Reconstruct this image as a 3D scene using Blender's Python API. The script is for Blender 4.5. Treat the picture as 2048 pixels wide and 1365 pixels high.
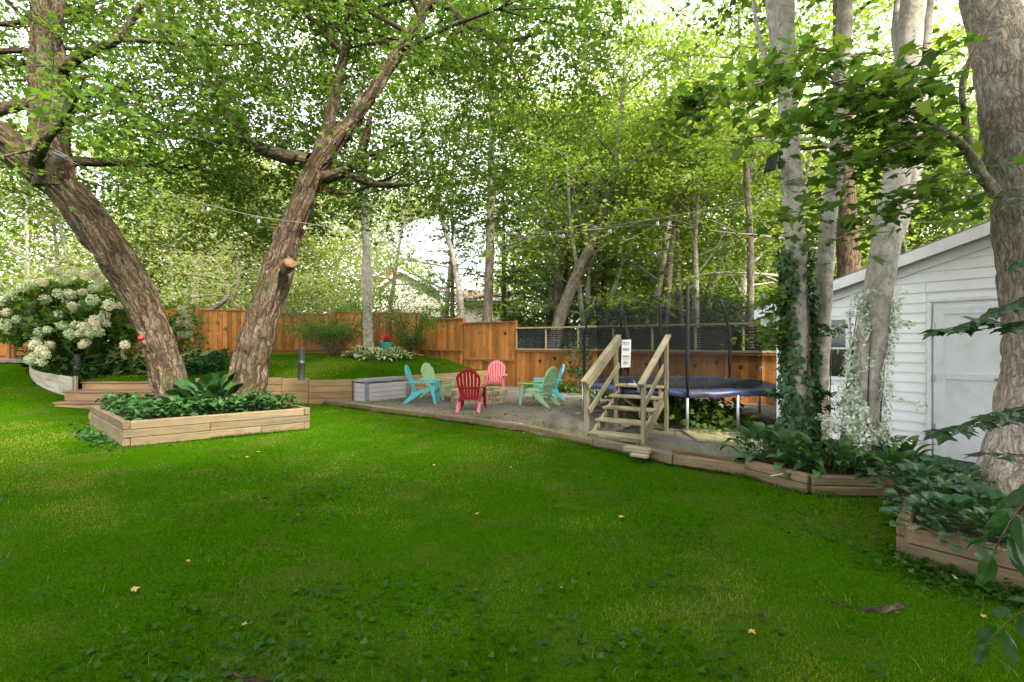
import bpy, math, random
import numpy as np
from mathutils import Vector, Matrix, Euler
for o in list(bpy.data.objects): bpy.data.objects.remove(o)
S = bpy.context.scene
COL = S.collection
R = math.radians

# ------------------------------------------------------------------ camera, sky, sun, exposure
cam_d = bpy.data.cameras.new('camera'); cam = bpy.data.objects.new('camera', cam_d); COL.objects.link(cam)
cam.location = (0, 0, 1.6); cam.rotation_euler = (R(90), 0, 0)
cam_d.lens = 17.0; cam_d.sensor_width = 36.0; cam_d.clip_start = 0.05; cam_d.clip_end = 2000
S.camera = cam

SUN_EL, SUN_AZ = R(45), R(140)      # azimuth measured from +Y towards +X
world = bpy.data.worlds.new('World'); S.world = world; world.use_nodes = True
nt = world.node_tree; nt.nodes.clear()
wo = nt.nodes.new('ShaderNodeOutputWorld'); bg = nt.nodes.new('ShaderNodeBackground')
sky = nt.nodes.new('ShaderNodeTexSky'); sky.sky_type = 'NISHITA'; sky.sun_disc = False
sky.sun_elevation = SUN_EL; sky.sun_rotation = SUN_AZ; sky.air_density = 1.0; sky.dust_density = 2.5; sky.ozone_density = 1.0
tc = nt.nodes.new('ShaderNodeTexCoord'); nz = nt.nodes.new('ShaderNodeTexNoise')
nz.inputs['Scale'].default_value = 2.2; nz.inputs['Detail'].default_value = 5
cr = nt.nodes.new('ShaderNodeValToRGB'); cr.color_ramp.elements[0].position = .30; cr.color_ramp.elements[1].position = .62
cr.color_ramp.elements[0].color = (.55,.55,.55,1); cr.color_ramp.elements[1].color = (.95,.95,.95,1)
mx = nt.nodes.new('ShaderNodeMix'); mx.data_type = 'RGBA'
CLOUD = (6.6, 6.6, 6.7, 1)          # bright thin cloud, in the sky texture's own units
mx.inputs[7].default_value = CLOUD
nt.links.new(tc.outputs['Generated'], nz.inputs['Vector']); nt.links.new(nz.outputs['Fac'], cr.inputs['Fac'])
nt.links.new(cr.outputs['Color'], mx.inputs[0]); nt.links.new(sky.outputs['Color'], mx.inputs[6])
nt.links.new(mx.outputs[2], bg.inputs['Color']); bg.inputs['Strength'].default_value = 0.15
nt.links.new(bg.outputs['Background'], wo.inputs['Surface'])

sun_d = bpy.data.lights.new('sun', 'SUN'); sun_d.energy = 3.2; sun_d.angle = R(10.0); sun_d.color = (1, .93, .78)
sun = bpy.data.objects.new('sun', sun_d); COL.objects.link(sun)
sd = Vector((math.sin(SUN_AZ)*math.cos(SUN_EL), math.cos(SUN_AZ)*math.cos(SUN_EL), math.sin(SUN_EL)))
sun.rotation_euler = sd.to_track_quat('Z', 'Y').to_euler(); sun.location = sd*60
S.view_settings.view_transform = 'Standard'; S.view_settings.look = 'None'
S.view_settings.exposure = 2.32; S.view_settings.gamma = 1; S.view_settings.use_curve_mapping = False
S.render.engine = 'CYCLES'
cy = S.cycles
cy.max_bounces = 10; cy.diffuse_bounces = 6; cy.glossy_bounces = 2; cy.transmission_bounces = 6; cy.transparent_max_bounces = 12
cy.caustics_reflective = False; cy.caustics_refractive = False
try:
    cy.use_denoising = True; cy.denoiser = 'OPENIMAGEDENOISE'; cy.use_adaptive_sampling = True; cy.adaptive_threshold = .012
except Exception: pass

# ------------------------------------------------------------------ geometry helpers
F = 967.1
def W(px, py, Y): return np.array([(px-1024)*Y/F, Y, 1.6-(py-682.5)*Y/F])
def sstep(a, b, x):
    t = np.clip((x-a)/(b-a), 0, 1); return t*t*(3-2*t)
def h_low(x, y):
    d = -.7*np.asarray(x)+.7*np.asarray(y)-14.6
    return 1.1*sstep(-.5, 6.5, d)*sstep(0, 2, 30-np.asarray(y))
FRONT = [(-13.1,13.2),(-12.3,12.55),(-10.9,12.2),(-8.0,12.2),(-5.3,12.5),(-4.25,12.8),(-.85,17.0)]
def seg_dist(x, y, pts):
    x = np.asarray(x, float); y = np.asarray(y, float); best = np.full(x.shape, 1e9)
    for (a, b), (c, d) in zip(pts[:-1], pts[1:]):
        vx, vy = c-a, d-b; t = np.clip(((x-a)*vx+(y-b)*vy)/(vx*vx+vy*vy), 0, 1)
        best = np.minimum(best, np.hypot(x-a-t*vx, y-b-t*vy))
    return best
def h_up(x, y):
    base = .56+.26*sstep(-10, -13.5, np.asarray(x, float))
    return base+.66*(1-np.exp(-seg_dist(x, y, FRONT)/2.8))*sstep(-.9, -3.2, np.asarray(x, float)-.25*(np.asarray(y, float)-17))
def hit(px, py, fn):
    dx, dz = (px-1024)/F, -(py-682.5)/F
    ys = np.linspace(1.5, 40, 4000); z = 1.6+dz*ys; g = fn(dx*ys, ys); k = np.argmax(z < g)
    y = ys[k] if z[k] < g[k] else 1.6*F/max(py-682.5, 1)
    return np.array([dx*y, y, float(fn(dx*y, y))])
def inpoly(x, y, poly):
    ins = np.zeros(np.shape(x), bool); n = len(poly)
    for i in range(n):
        x1, y1 = poly[i]; x2, y2 = poly[(i+1) % n]
        c = ((y1 > y) != (y2 > y)) & (x < (x2-x1)*(y-y1)/((y2-y1) if y2 != y1 else 1e-9)+x1)
        ins ^= c
    return ins

def mesh_np(name, V, faces, attrs=None, smooth=False, vec=None):
    """V (n,3); faces: list of int arrays (m,k)."""
    me = bpy.data.meshes.new(name); V = np.ascontiguousarray(V, dtype=np.float32)
    faces = [np.asarray(f, np.int32) for f in faces if len(f)]
    nl = sum(f.size for f in faces); nf = sum(len(f) for f in faces)
    me.vertices.add(len(V)); me.vertices.foreach_set('co', V.ravel())
    me.loops.add(nl); me.polygons.add(nf)
    me.loops.foreach_set('vertex_index', np.concatenate([f.ravel() for f in faces]))
    tot = np.concatenate([np.full(len(f), f.shape[1], np.int32) for f in faces])
    st = np.zeros(nf, np.int32); st[1:] = np.cumsum(tot)[:-1]
    me.polygons.foreach_set('loop_start', st)
    try: me.polygons.foreach_set('loop_total', tot)
    except Exception: pass
    if smooth: me.polygons.foreach_set('use_smooth', np.ones(nf, bool))
    for k, a in (attrs or {}).items():
        at = me.attributes.new(k, 'FLOAT', 'POINT'); at.data.foreach_set('value', np.ascontiguousarray(a, np.float32))
    for k, a in (vec or {}).items():
        at = me.attributes.new(k, 'FLOAT_VECTOR', 'POINT'); at.data.foreach_set('vector', np.ascontiguousarray(a, np.float32).ravel())
    me.update(calc_edges=True); return me
def link(name, me, mat=None, parent=None, loc=(0,0,0)):
    o = bpy.data.objects.new(name, me); COL.objects.link(o); o.location = loc
    if parent is not None: o.parent = parent
    if mat is not None and me is not None and not me.materials: me.materials.append(mat)
    return o
def tag(o, label=None, cat=None, group=None, kind=None):
    if label: o['label'] = label
    if cat: o['category'] = cat
    if group: o['group'] = group
    if kind: o['kind'] = kind
    return o
def thing(name, label, cat, loc=(0,0,0), rz=0, group=None):
    o = bpy.data.objects.new(name, None); COL.objects.link(o); o.location = [float(v) for v in loc]; o.rotation_euler = (0,0,rz)
    o.empty_display_size = .2
    return tag(o, label, cat, group)
def structure(o): o['kind'] = 'structure'; return o
def stuff(o): o['kind'] = 'stuff'; return o

class MB:
    def __init__(s): s.v = []; s.f = []
    def add(s, v, f):
        n = len(s.v); s.v += [tuple(map(float, p)) for p in v]; s.f += [tuple(i+n for i in q) for q in f]; return s
    def box(s, c, d, m=None):
        x, y, z = d[0]/2, d[1]/2, d[2]/2; c = Vector(c)
        P = [Vector((a*x, b*y, e*z)) for e in (-1,1) for b in (-1,1) for a in (-1,1)]
        if m is not None: P = [m @ p for p in P]
        return s.add([p+c for p in P], [(0,2,3,1),(4,5,7,6),(0,1,5,4),(2,6,7,3),(0,4,6,2),(1,3,7,5)])
    def cbox(s, c, d, b=.006, m=None):
        x, y, z = d[0]/2, d[1]/2, d[2]/2; b = min(b, x*.6, y*.6, z*.6); c = Vector(c); V = []; idx = {}
        for sx in (-1,1):
            for sy in (-1,1):
                for sz in (-1,1):
                    for ax, p in enumerate(((sx*x, sy*(y-b), sz*(z-b)), (sx*(x-b), sy*y, sz*(z-b)), (sx*(x-b), sy*(y-b), sz*z))):
                        idx[sx,sy,sz,ax] = len(V); V.append(Vector(p))
        Fc = []
        for q in (-1,1):
            Fc.append([idx[q,a,e,0] for a, e in ((-1,-1),(1,-1),(1,1),(-1,1))][::q])
            Fc.append([idx[a,q,e,1] for a, e in ((-1,-1),(1,-1),(1,1),(-1,1))][::-q])
            Fc.append([idx[a,e,q,2] for a, e in ((-1,-1),(1,-1),(1,1),(-1,1))][::q])
        for a in (-1,1):
            for e in (-1,1):
                k = a*e
                Fc.append([idx[a,e,-1,0], idx[a,e,-1,1], idx[a,e,1,1], idx[a,e,1,0]][::k])
                Fc.append([idx[a,-1,e,0], idx[a,1,e,0], idx[a,1,e,2], idx[a,-1,e,2]][::k])
                Fc.append([idx[-1,a,e,1], idx[-1,a,e,2], idx[1,a,e,2], idx[1,a,e,1]][::k])
        for a in (-1,1):
            for e in (-1,1):
                for g in (-1,1): Fc.append([idx[a,e,g,0], idx[a,e,g,1], idx[a,e,g,2]][::a*e*g])
        if m is not None: V = [m @ p for p in V]
        return s.add([p+c for p in V], Fc)
    def prism(s, pts, t, m=None):
        """outline in local XZ, thickness t along Y (centred)"""
        n = len(pts); V = [Vector((p[0], -t/2, p[1])) for p in pts]+[Vector((p[0], t/2, p[1])) for p in pts]
        if m is not None: V = [m @ p for p in V]
        return s.add(V, [tuple(range(n)), tuple(range(2*n-1, n-1, -1))]+[(i, i+n, (i+1) % n+n, (i+1) % n) for i in range(n)])
    def tube(s, path, rad, n=8, caps=True):
        P = [Vector(p) for p in path]; rad = rad if hasattr(rad, '__len__') else [rad]*len(P)
        up = Vector((0,0,1)); V = []; 
        for i, p in enumerate(P):
            t = (P[min(i+1, len(P)-1)]-P[max(i-1, 0)]).normalized()
            a = t.cross(up if abs(t.z) < .95 else Vector((1,0,0))).normalized(); b = t.cross(a)
            V += [p+rad[i]*(math.cos(2*math.pi*k/n)*a+math.sin(2*math.pi*k/n)*b) for k in range(n)]
        Fc = [(i*n+k, i*n+(k+1) % n, (i+1)*n+(k+1) % n, (i+1)*n+k) for i in range(len(P)-1) for k in range(n)]
        if caps: Fc += [tuple(range(n-1, -1, -1)), tuple(range((len(P)-1)*n, len(P)*n))]
        return s.add(V, Fc)
    def lathe(s, prof, n=20, c=(0,0,0)):
        V = []; 
        for r, z in prof: V += [(c[0]+r*math.cos(2*math.pi*k/n), c[1]+r*math.sin(2*math.pi*k/n), c[2]+z) for k in range(n)]
        return s.add(V, [(i*n+k, i*n+(k+1) % n, (i+1)*n+(k+1) % n, (i+1)*n+k) for i in range(len(prof)-1) for k in range(n)])
    def mesh(s, name, smooth=False):
        me = bpy.data.meshes.new(name); me.from_pydata(s.v, [], s.f); me.update()
        if smooth:
            for p in me.polygons: p.use_smooth = True
        return me
    def build(s, name, mat, parent=None, smooth=False, loc=(0,0,0)): return link(name, s.mesh(name, smooth), mat, parent, loc)

_beam = {}
def beam(name, p0, p1, w, h, mat, parent=None, up=(0,0,1), bev=.006, ext=0, share=True):
    """a squared length of timber from p0 to p1; w across, h along `up`; its grain runs along local X"""
    p0, p1 = Vector(p0), Vector(p1); d = p1-p0; L = d.length+2*ext; d.normalize(); u = Vector(up)
    y = u.cross(d); 
    if y.length < 1e-4: y = Vector((0,1,0)).cross(d)
    y.normalize(); z = d.cross(y)
    key = (round(L, 2), round(w, 3), round(h, 3), mat.name, round(bev, 4))
    if share and key in _beam: me = _beam[key]
    else:
        me = MB().cbox((0,0,0), (L, w, h), bev).mesh(name); me.materials.append(mat); _beam[key] = me
    o = bpy.data.objects.new(name, me); COL.objects.link(o)
    o.matrix_local = Matrix.Translation((p0+p1)/2) @ Matrix((d, y, z)).transposed().to_4x4()
    if parent is not None: o.parent = parent
    return o

# value noise for real relief
_rs = np.random.RandomState(7); _lat = _rs.rand(32,32,32).astype(np.float32)
def vnoise(P):
    P = np.asarray(P, float); i = np.floor(P).astype(int); f = P-i; f = f*f*(3-2*f); r = 0
    for a in (0,1):
        for b in (0,1):
            for c in (0,1):
                w = (f[...,0] if a else 1-f[...,0])*(f[...,1] if b else 1-f[...,1])*(f[...,2] if c else 1-f[...,2])
                r = r+w*_lat[(i[...,0]+a) % 32, (i[...,1]+b) % 32, (i[...,2]+c) % 32]
    return r
def fbm(P, o=3):
    P = np.asarray(P, float); r = 0; a = .5
    for k in range(o): r = r+a*vnoise(P*2**k+k*7.3); a *= .5
    return r/(1-.5**o)

# ------------------------------------------------------------------ materials
class NT:
    def __init__(s, name):
        s.m = bpy.data.materials.new(name); s.m.use_nodes = True; s.t = s.m.node_tree; s.t.nodes.clear()
        s.out = s.n('OutputMaterial')
    def n(s, typ, **kw):
        nd = s.t.nodes.new('ShaderNode'+typ)
        for k, v in kw.items():
            if hasattr(nd, k): setattr(nd, k, v)
        return nd
    def l(s, a, b): s.t.links.new(a, b)
    def ramp(s, fac, stops):
        r = s.n('ValToRGB'); e = r.color_ramp.elements
        while len(e) < len(stops): e.new(.5)
        for x, (p, c) in zip(e, stops): x.position = p; x.color = (*c, 1) if len(c) == 3 else c
        s.l(fac, r.inputs['Fac']); return r.outputs['Color']
    def noise(s, vec, scale, detail=4, rough=.55, dist=0):
        z = s.n('TexNoise'); z.inputs['Scale'].default_value = scale; z.inputs['Detail'].default_value = detail
        z.inputs['Roughness'].default_value = rough; z.inputs['Distortion'].default_value = dist
        if vec is not None: s.l(vec, z.inputs['Vector'])
        return z.outputs['Fac']
    def map(s, vec, scale=(1,1,1), loc=None):
        m = s.n('Mapping'); m.inputs['Scale'].default_value = scale
        if loc is not None: m.inputs['Location'].default_value = loc
        s.l(vec, m.inputs['Vector']); return m.outputs['Vector']
    def mix(s, fac, a, b, blend='MIX'):
        m = s.n('Mix', data_type='RGBA', blend_type=blend)
        for sock, v in ((m.inputs[0], fac), (m.inputs[6], a), (m.inputs[7], b)):
            if hasattr(v, 'links'): s.l(v, sock)
            elif isinstance(v, (int, float)): sock.default_value = v
            else: sock.default_value = (*v, 1) if len(v) == 3 else v
        return m.outputs[2]
    def math(s, op, a, b=0.0):
        m = s.n('Math', operation=op)
        for sock, v in ((m.inputs[0], a), (m.inputs[1], b)):
            if hasattr(v, 'links'): s.l(v, sock)
            else: sock.default_value = v
        return m.outputs[0]
    def vadd(s, a, b):
        m = s.n('VectorMath', operation='ADD'); s.l(a, m.inputs[0]); s.l(b, m.inputs[1]); return m.outputs[0]
    def bump(s, h, strength=.5, dist=.01):
        b = s.n('Bump'); b.inputs['Strength'].default_value = strength; b.inputs['Distance'].default_value = dist
        s.l(h, b.inputs['Height']); return b.outputs['Normal']
    def pbr(s, col, rough=.8, normal=None, spec=.3, metal=0):
        p = s.n('BsdfPrincipled'); 
        if hasattr(col, 'links'): s.l(col, p.inputs['Base Color'])
        else: p.inputs['Base Color'].default_value = (*col, 1)
        if hasattr(rough, 'links'): s.l(rough, p.inputs['Roughness'])
        else: p.inputs['Roughness'].default_value = rough
        p.inputs['Specular IOR Level'].default_value = spec; p.inputs['Metallic'].default_value = metal
        if normal is not None: s.l(normal, p.inputs['Normal'])
        s.l(p.outputs[0], s.out.inputs['Surface']); return p
    def objrand(s):
        """object coordinates shifted by a per-object random amount, and that random"""
        t = s.n('TexCoord'); i = s.n('ObjectInfo'); m = s.n('VectorMath', operation='SCALE'); c = s.n('CombineXYZ')
        s.l(i.outputs['Random'], c.inputs[0]); s.l(i.outputs['Random'], c.inputs[1]); s.l(i.outputs['Random'], c.inputs[2])
        s.l(c.outputs[0], m.inputs[0]); m.inputs['Scale'].default_value = 37.0
        return s.vadd(t.outputs['Object'], m.outputs[0]), i.outputs['Random']

def m_wood(name, c1, c2, stain=None, stain_amt=.4, axis=0, rough=.8, tint=.25, bump=.35, scale=1.0):
    k = NT(name); v, r = k.objrand(); sc = [22*scale]*3; sc[axis] = 1.4*scale
    g = k.noise(k.map(v, sc), 1.6, 6, .6, .6)
    col = k.ramp(g, [(.28, c1), (.72, c2)])
    if stain is not None:
        b = k.noise(v, 2.3, 5, .65); bf = k.ramp(b, [(.45, (0,0,0)), (.72, (1,1,1))])
        col = k.mix(k.math('MULTIPLY', bf, stain_amt), col, stain)
    kn = k.noise(k.map(v, [5.0 if i != axis else 2.2 for i in range(3)]), 1.4, 2); kf = k.ramp(kn, [(.70, (0,0,0)), (.76, (1,1,1))])
    col = k.mix(k.math('MULTIPLY', kf, .5), col, tuple(x*.45 for x in c1))
    hs = k.n('HueSaturation'); k.l(col, hs.inputs['Color']); k.l(k.math('ADD', k.math('MULTIPLY', r, tint), 1-tint/2), hs.inputs['Value'])
    k.pbr(hs.outputs['Color'], rough, k.bump(g, bump, .004), .25); return k.m
def m_plain(name, col, rough=.5, spec=.4, var=.12, metal=0, nscale=9.0, dirt=None, dirt_amt=.3, bump=0, tint=0):
    k = NT(name); v, r = k.objrand(); n = k.noise(v, nscale, 5, .6)
    c = k.ramp(n, [(.3, tuple(x*(1-var) for x in col)), (.7, tuple(min(1, x*(1+var)) for x in col))])
    if dirt is not None:
        d = k.noise(v, 3.1, 6, .7); df = k.ramp(d, [(.46, (0,0,0)), (.75, (1,1,1))]); c = k.mix(k.math('MULTIPLY', df, dirt_amt), c, dirt)
    if tint:
        hs = k.n('HueSaturation'); k.l(c, hs.inputs['Color']); k.l(k.math('ADD', k.math('MULTIPLY', r, tint), 1-tint/2), hs.inputs['Value']); c = hs.outputs['Color']
    k.pbr(c, rough, k.bump(n, bump, .003) if bump else None, spec, metal); return k.m
def m_leaf(name, cols, trans=.42, gloss=.009, rough=.5, tcol=None, tint=0.0):
    """two-sided leaf: diffuse + light coming through; leaves differ by the per-leaf number 'rnd'"""
    k = NT(name); a = k.n('Attribute', attribute_name='rnd'); n = len(cols)
    info = k.n('ObjectInfo'); f = a.outputs['Fac']
    if tint:
        f = k.math('ADD', k.math('MULTIPLY', f, 1-tint), k.math('MULTIPLY', info.outputs['Random'], tint))
    c = k.ramp(f, [(i/(n-1), col) for i, col in enumerate(cols)])
    d = k.n('BsdfDiffuse'); t = k.n('BsdfTranslucent'); k.l(c, d.inputs['Color'])
    tc_ = k.mix(1.0, c, tcol or (1.5,1.35,.55), 'MULTIPLY'); k.l(tc_, t.inputs['Color'])
    m = k.n('MixShader'); m.inputs[0].default_value = trans; k.l(d.outputs[0], m.inputs[1]); k.l(t.outputs[0], m.inputs[2])
    g = k.n('BsdfGlossy'); g.inputs['Roughness'].default_value = rough; g.inputs['Color'].default_value = (1,1,1,1)
    m2 = k.n('MixShader'); m2.inputs[0].default_value = gloss; k.l(m.outputs[0], m2.inputs[1]); k.l(g.outputs[0], m2.inputs[2])
    k.l(m2.outputs[0], k.out.inputs['Surface']); return k.m
def m_bark(name, dark, mid, light, lichen, lic_amt=.5, sx=9.0, sz=1.5, bump=.9, moss=None, fiss=1.0, spots=.4, spot_scale=26):
    k = NT(name); a = k.n('Attribute', attribute_name='bark'); v = a.outputs['Vector']
    nd = k.n('TexNoise'); nd.inputs['Scale'].default_value = 3.2; nd.inputs['Detail'].default_value = 4; k.l(v, nd.inputs['Vector'])
    wob = k.n('VectorMath', operation='SCALE'); k.l(nd.outputs['Color'], wob.inputs[0]); wob.inputs['Scale'].default_value = 1.6
    vv = k.vadd(k.map(v, (sx, sx, sz)), wob.outputs[0])
    g = k.noise(vv, 1.6, 8, .68, .3)
    def ridge(sc):
        n = k.noise(vv, sc, 3, .55); return k.math('ABSOLUTE', k.math('SUBTRACT', k.math('MULTIPLY', n, 2.0), 1.0))
    r1, r2 = ridge(1.0), ridge(2.3)
    e = k.ramp(k.math('MINIMUM', r1, k.math('ADD', r2, .06)), [(.0, (0,0,0)), (.17, (1,1,1))])
    h = k.mix(.85*fiss, g, e, 'MULTIPLY')
    c = k.ramp(h, [(.06, dark), (.36, mid), (.66, light)])
    big = k.noise(v, 1.3, 4, .6); c = k.mix(k.math('MULTIPLY', k.ramp(big, [(.35, (1,1,1)), (.6, (0,0,0))]), .35), c, mid)
    l = k.noise(v, 2.6, 8, .78); lf = k.ramp(l, [(.51, (0,0,0)), (.60, (1,1,1))]); c = k.mix(k.math('MULTIPLY', k.math('MULTIPLY', lf, k.math('ADD', k.math('MULTIPLY', h, .8), .2)), lic_amt), c, lichen)
    sp = k.noise(k.map(v, (1,1,1.6)), spot_scale, 4, .7); sf = k.ramp(sp, [(.58, (0,0,0)), (.66, (1,1,1))]); c = k.mix(k.math('MULTIPLY', sf, spots), c, dark)
    if moss is not None:
        mm = k.noise(k.map(v, (1.5,1.5,.7), (3,1,5)), 1.4, 6, .75); mf = k.ramp(mm, [(.52, (0,0,0)), (.66, (1,1,1))]); c = k.mix(k.math('MULTIPLY', mf, .55), c, moss)
    k.pbr(c, .92, k.bump(h, bump, .03), .1); return k.m

M = {}
M['planter_wood'] = m_wood('planter_wood', (.085,.060,.032), (.19,.14,.08), (.075,.07,.036), .75, tint=.4)
M['edge_wood'] = m_wood('edge_wood', (.095,.065,.038), (.19,.135,.078), (.05,.05,.026), .7, tint=.35)
M['old_wood'] = m_wood('old_wood', (.10,.055,.03), (.2,.11,.06), (.06,.05,.035), .6)
M['wall_wood'] = m_wood('wall_wood', (.19,.11,.05), (.34,.22,.11), (.17,.14,.09), .5)
M['grey_wood'] = m_wood('grey_wood', (.24,.21,.16), (.38,.34,.27), (.13,.13,.09), .5)
M['step_wood'] = m_wood('step_wood', (.15,.085,.05), (.26,.16,.10), (.12,.10,.07), .5)
M['stair_wood'] = m_wood('stair_wood', (.15,.13,.075), (.29,.25,.165), (.085,.085,.045), .65, tint=.4)
M['fence_wood'] = m_wood('fence_wood', (.27,.10,.019), (.46,.19,.05), (.13,.06,.024), .5, axis=2, tint=.7)
M['fence_rail'] = m_wood('fence_rail', (.17,.06,.02), (.28,.12,.04), (.13,.10,.05), .5)
M['new_wood'] = m_wood('new_wood', (.26,.20,.11), (.40,.32,.19), (.2,.16,.09), .4)
M['lattice'] = m_plain('black_slat', (.02,.022,.03), .6, .3)
M['siding'] = m_plain('white_siding', (.82,.82,.84), .45, .35, .02, dirt=(.6,.6,.58), dirt_amt=.2)
M['door_white'] = m_plain('door_white', (.74,.75,.79), .6, .3, .04, dirt=(.42,.42,.40), dirt_amt=.45, nscale=30, bump=.15)
M['trim_white'] = m_plain('trim_white', (.78,.78,.81), .5, .35, .04, dirt=(.4,.4,.38), dirt_amt=.4)
M['glass_dark'] = m_plain('dark_glass', (.012,.012,.014), .08, .6, .1)
M['roof_felt'] = m_plain('roof_felt', (.16,.155,.15), .9, .1, .25)
M['black'] = m_plain('black_metal', (.022,.024,.027), .5, .4, .2)
M['rubber'] = m_plain('rubber', (.018,.018,.02), .75, .2, .2)
M['galv'] = m_plain('galvanised', (.42,.44,.48), .4, .5, .15, metal=.7)
M['pad_blue'] = m_plain('pad_blue', (.022,.032,.095), .45, .4, .3, nscale=5, dirt=(.10,.09,.09), dirt_amt=.6)
M['tramp_mat'] = m_plain('trampoline_bed', (.02,.022,.03), .7, .25, .2)
M['pole_sleeve'] = m_plain('pole_sleeve', (.013,.014,.018), .7, .3, .25)
M['label'] = m_plain('label_white', (.62,.63,.66), .6, .3, .06, nscale=14)
M['print_grey'] = m_plain('print_grey', (.28,.29,.32), .7, .2, .05)
M['teal'] = m_plain('teal_plastic', (.07,.37,.42), .5, .35, .08, dirt=(.2,.45,.5), dirt_amt=.3)
M['mint'] = m_plain('green_plastic', (.25,.41,.22), .5, .35, .08, dirt=(.33,.45,.33), dirt_amt=.4)
M['red'] = m_plain('red_plastic', (.24,.008,.012), .42, .4, .12)  # the chair back's shade is put into this darker red
M['pink'] = m_plain('faded_red_plastic', (.54,.14,.16), .55, .3, .1, dirt=(.6,.3,.3), dirt_amt=.3)
M['red_pale'] = m_plain('red_leg', (.52,.09,.10), .5, .3, .15)
M['box_grey'] = m_wood('box_grey', (.30,.28,.28), (.43,.41,.42), (.36,.34,.34), .3, tint=.15)
M['box_dark'] = m_plain('box_dark', (.16,.16,.18), .55, .3, .15, dirt=(.3,.28,.27), dirt_amt=.4)
M['pit_stone'] = m_plain('pit_stone', (.34,.265,.17), .9, .15, .25, nscale=12, dirt=(.2,.17,.13), dirt_amt=.6, bump=.5, tint=.5)
M['soil'] = m_plain('soil', (.035,.024,.015), .95, .1, .5, nscale=20, bump=.8)
M['ash'] = m_plain('ash', (.09,.085,.08), .95, .05, .4)
M['rust'] = m_plain('rusty_metal', (.30,.20,.14), .6, .4, .4, metal=.4)
M['cord'] = m_plain('cord', (.16,.16,.15), .6, .3, .1)
M['socket'] = m_plain('socket', (.02,.02,.02), .5, .3, .1)
M['pot_teal'] = m_plain('pot_teal', (.10,.40,.42), .5, .35, .15)
M['petal_red'] = m_plain('red_petal', (.70,.03,.06), .6, .2, .3)
M['petal_pink'] = m_plain('pink_petal', (.75,.30,.30), .6, .2, .3)
M['slipper'] = m_plain('slipper', (.12,.24,.36), .7, .2, .25)
M['house_siding'] = m_plain('house_siding', (.62,.58,.50), .7, .2, .04)
M['shingle'] = m_plain('shingle', (.27,.16,.13), .9, .1, .3, nscale=6)
M['chimney'] = m_plain('chimney_brick', (.36,.15,.09), .9, .1, .3, nscale=8)
M['stub'] = m_plain('cut_wood', (.13,.075,.042), .85, .15, .4, nscale=14, bump=.5)
def m_bulb():
    k = NT('bulb_glass'); p = k.pbr((.85,.87,.88), .06, None, .5); p.inputs['Transmission Weight'].default_value = .75; p.inputs['IOR'].default_value = 1.2; return k.m
M['bulb'] = m_bulb()
def m_net():
    k = NT('net'); d = k.n('BsdfDiffuse'); d.inputs['Color'].default_value = (.012,.014,.014,1); t = k.n('BsdfTransparent')
    tcn = k.n('TexCoord'); z = k.noise(tcn.outputs['Object'], 1.3, 3); f = k.math('ADD', k.math('MULTIPLY', z, .22), .37)
    m = k.n('MixShader'); k.l(f, m.inputs[0]); k.l(t.outputs[0], m.inputs[1]); k.l(d.outputs[0], m.inputs[2]); k.l(m.outputs[0], k.out.inputs['Surface']); return k.m
M['net'] = m_net()
M['bark_maple'] = m_bark('bark_maple', (.009,.006,.004), (.075,.051,.032), (.20,.145,.098), (.21,.21,.17), .5, 9, 1.5, 1.0, (.06,.068,.028))
M['bark_grey'] = m_bark('bark_grey', (.075,.065,.05), (.29,.265,.225), (.47,.44,.39), (.55,.55,.52), .75, 6, 4.5, .5, (.16,.16,.10), .45, .6, 17)
M['bark_flake'] = m_bark('bark_flake', (.06,.045,.033), (.285,.235,.19), (.48,.41,.345), (.47,.46,.43), .75, 15, 5.0, .9, None, .9)
M['bark_brown'] = m_bark('bark_brown', (.030,.019,.012), (.12,.08,.05), (.21,.15,.10), (.16,.15,.10), .3, 11, 1.8, .8)
M['bark_far'] = m_bark('bark_far', (.06,.05,.035), (.17,.14,.11), (.28,.24,.20), (.27,.27,.22), .5, 8, 2.5, .5)
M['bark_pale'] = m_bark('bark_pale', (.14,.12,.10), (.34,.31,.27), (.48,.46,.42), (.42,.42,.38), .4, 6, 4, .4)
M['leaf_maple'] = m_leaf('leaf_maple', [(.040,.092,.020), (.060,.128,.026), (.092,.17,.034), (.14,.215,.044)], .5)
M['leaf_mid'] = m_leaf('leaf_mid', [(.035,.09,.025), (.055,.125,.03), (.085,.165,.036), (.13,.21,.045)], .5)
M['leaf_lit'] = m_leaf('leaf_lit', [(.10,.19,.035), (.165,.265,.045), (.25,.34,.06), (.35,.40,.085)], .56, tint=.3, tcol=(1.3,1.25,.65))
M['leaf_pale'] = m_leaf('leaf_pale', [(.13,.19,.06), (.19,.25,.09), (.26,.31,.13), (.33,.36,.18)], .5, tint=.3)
M['leaf_orange'] = m_leaf('leaf_orange', [(.16,.23,.025), (.22,.28,.03), (.34,.33,.045), (.50,.30,.07)], .55)
M['leaf_conifer'] = m_leaf('leaf_conifer', [(.04,.09,.03), (.065,.13,.04), (.10,.18,.05)], .35, .02)
M['leaf_shrub'] = m_leaf('leaf_shrub', [(.05,.115,.02), (.085,.16,.028), (.14,.22,.04)], .42, tint=.3)
M['leaf_ivy'] = m_leaf('leaf_ivy', [(.018,.055,.016), (.03,.085,.022), (.06,.14,.035)], .25, .03)
M['leaf_vari'] = m_leaf('leaf_variegated', [(.09,.17,.07), (.33,.40,.27), (.58,.61,.50), (.68,.70,.60)], .25, .06, tcol=(1.1,1.1,.9))
M['leaf_ground'] = m_leaf('leaf_ground', [(.014,.042,.014), (.025,.07,.02), (.05,.12,.025)], .25, .012)
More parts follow.
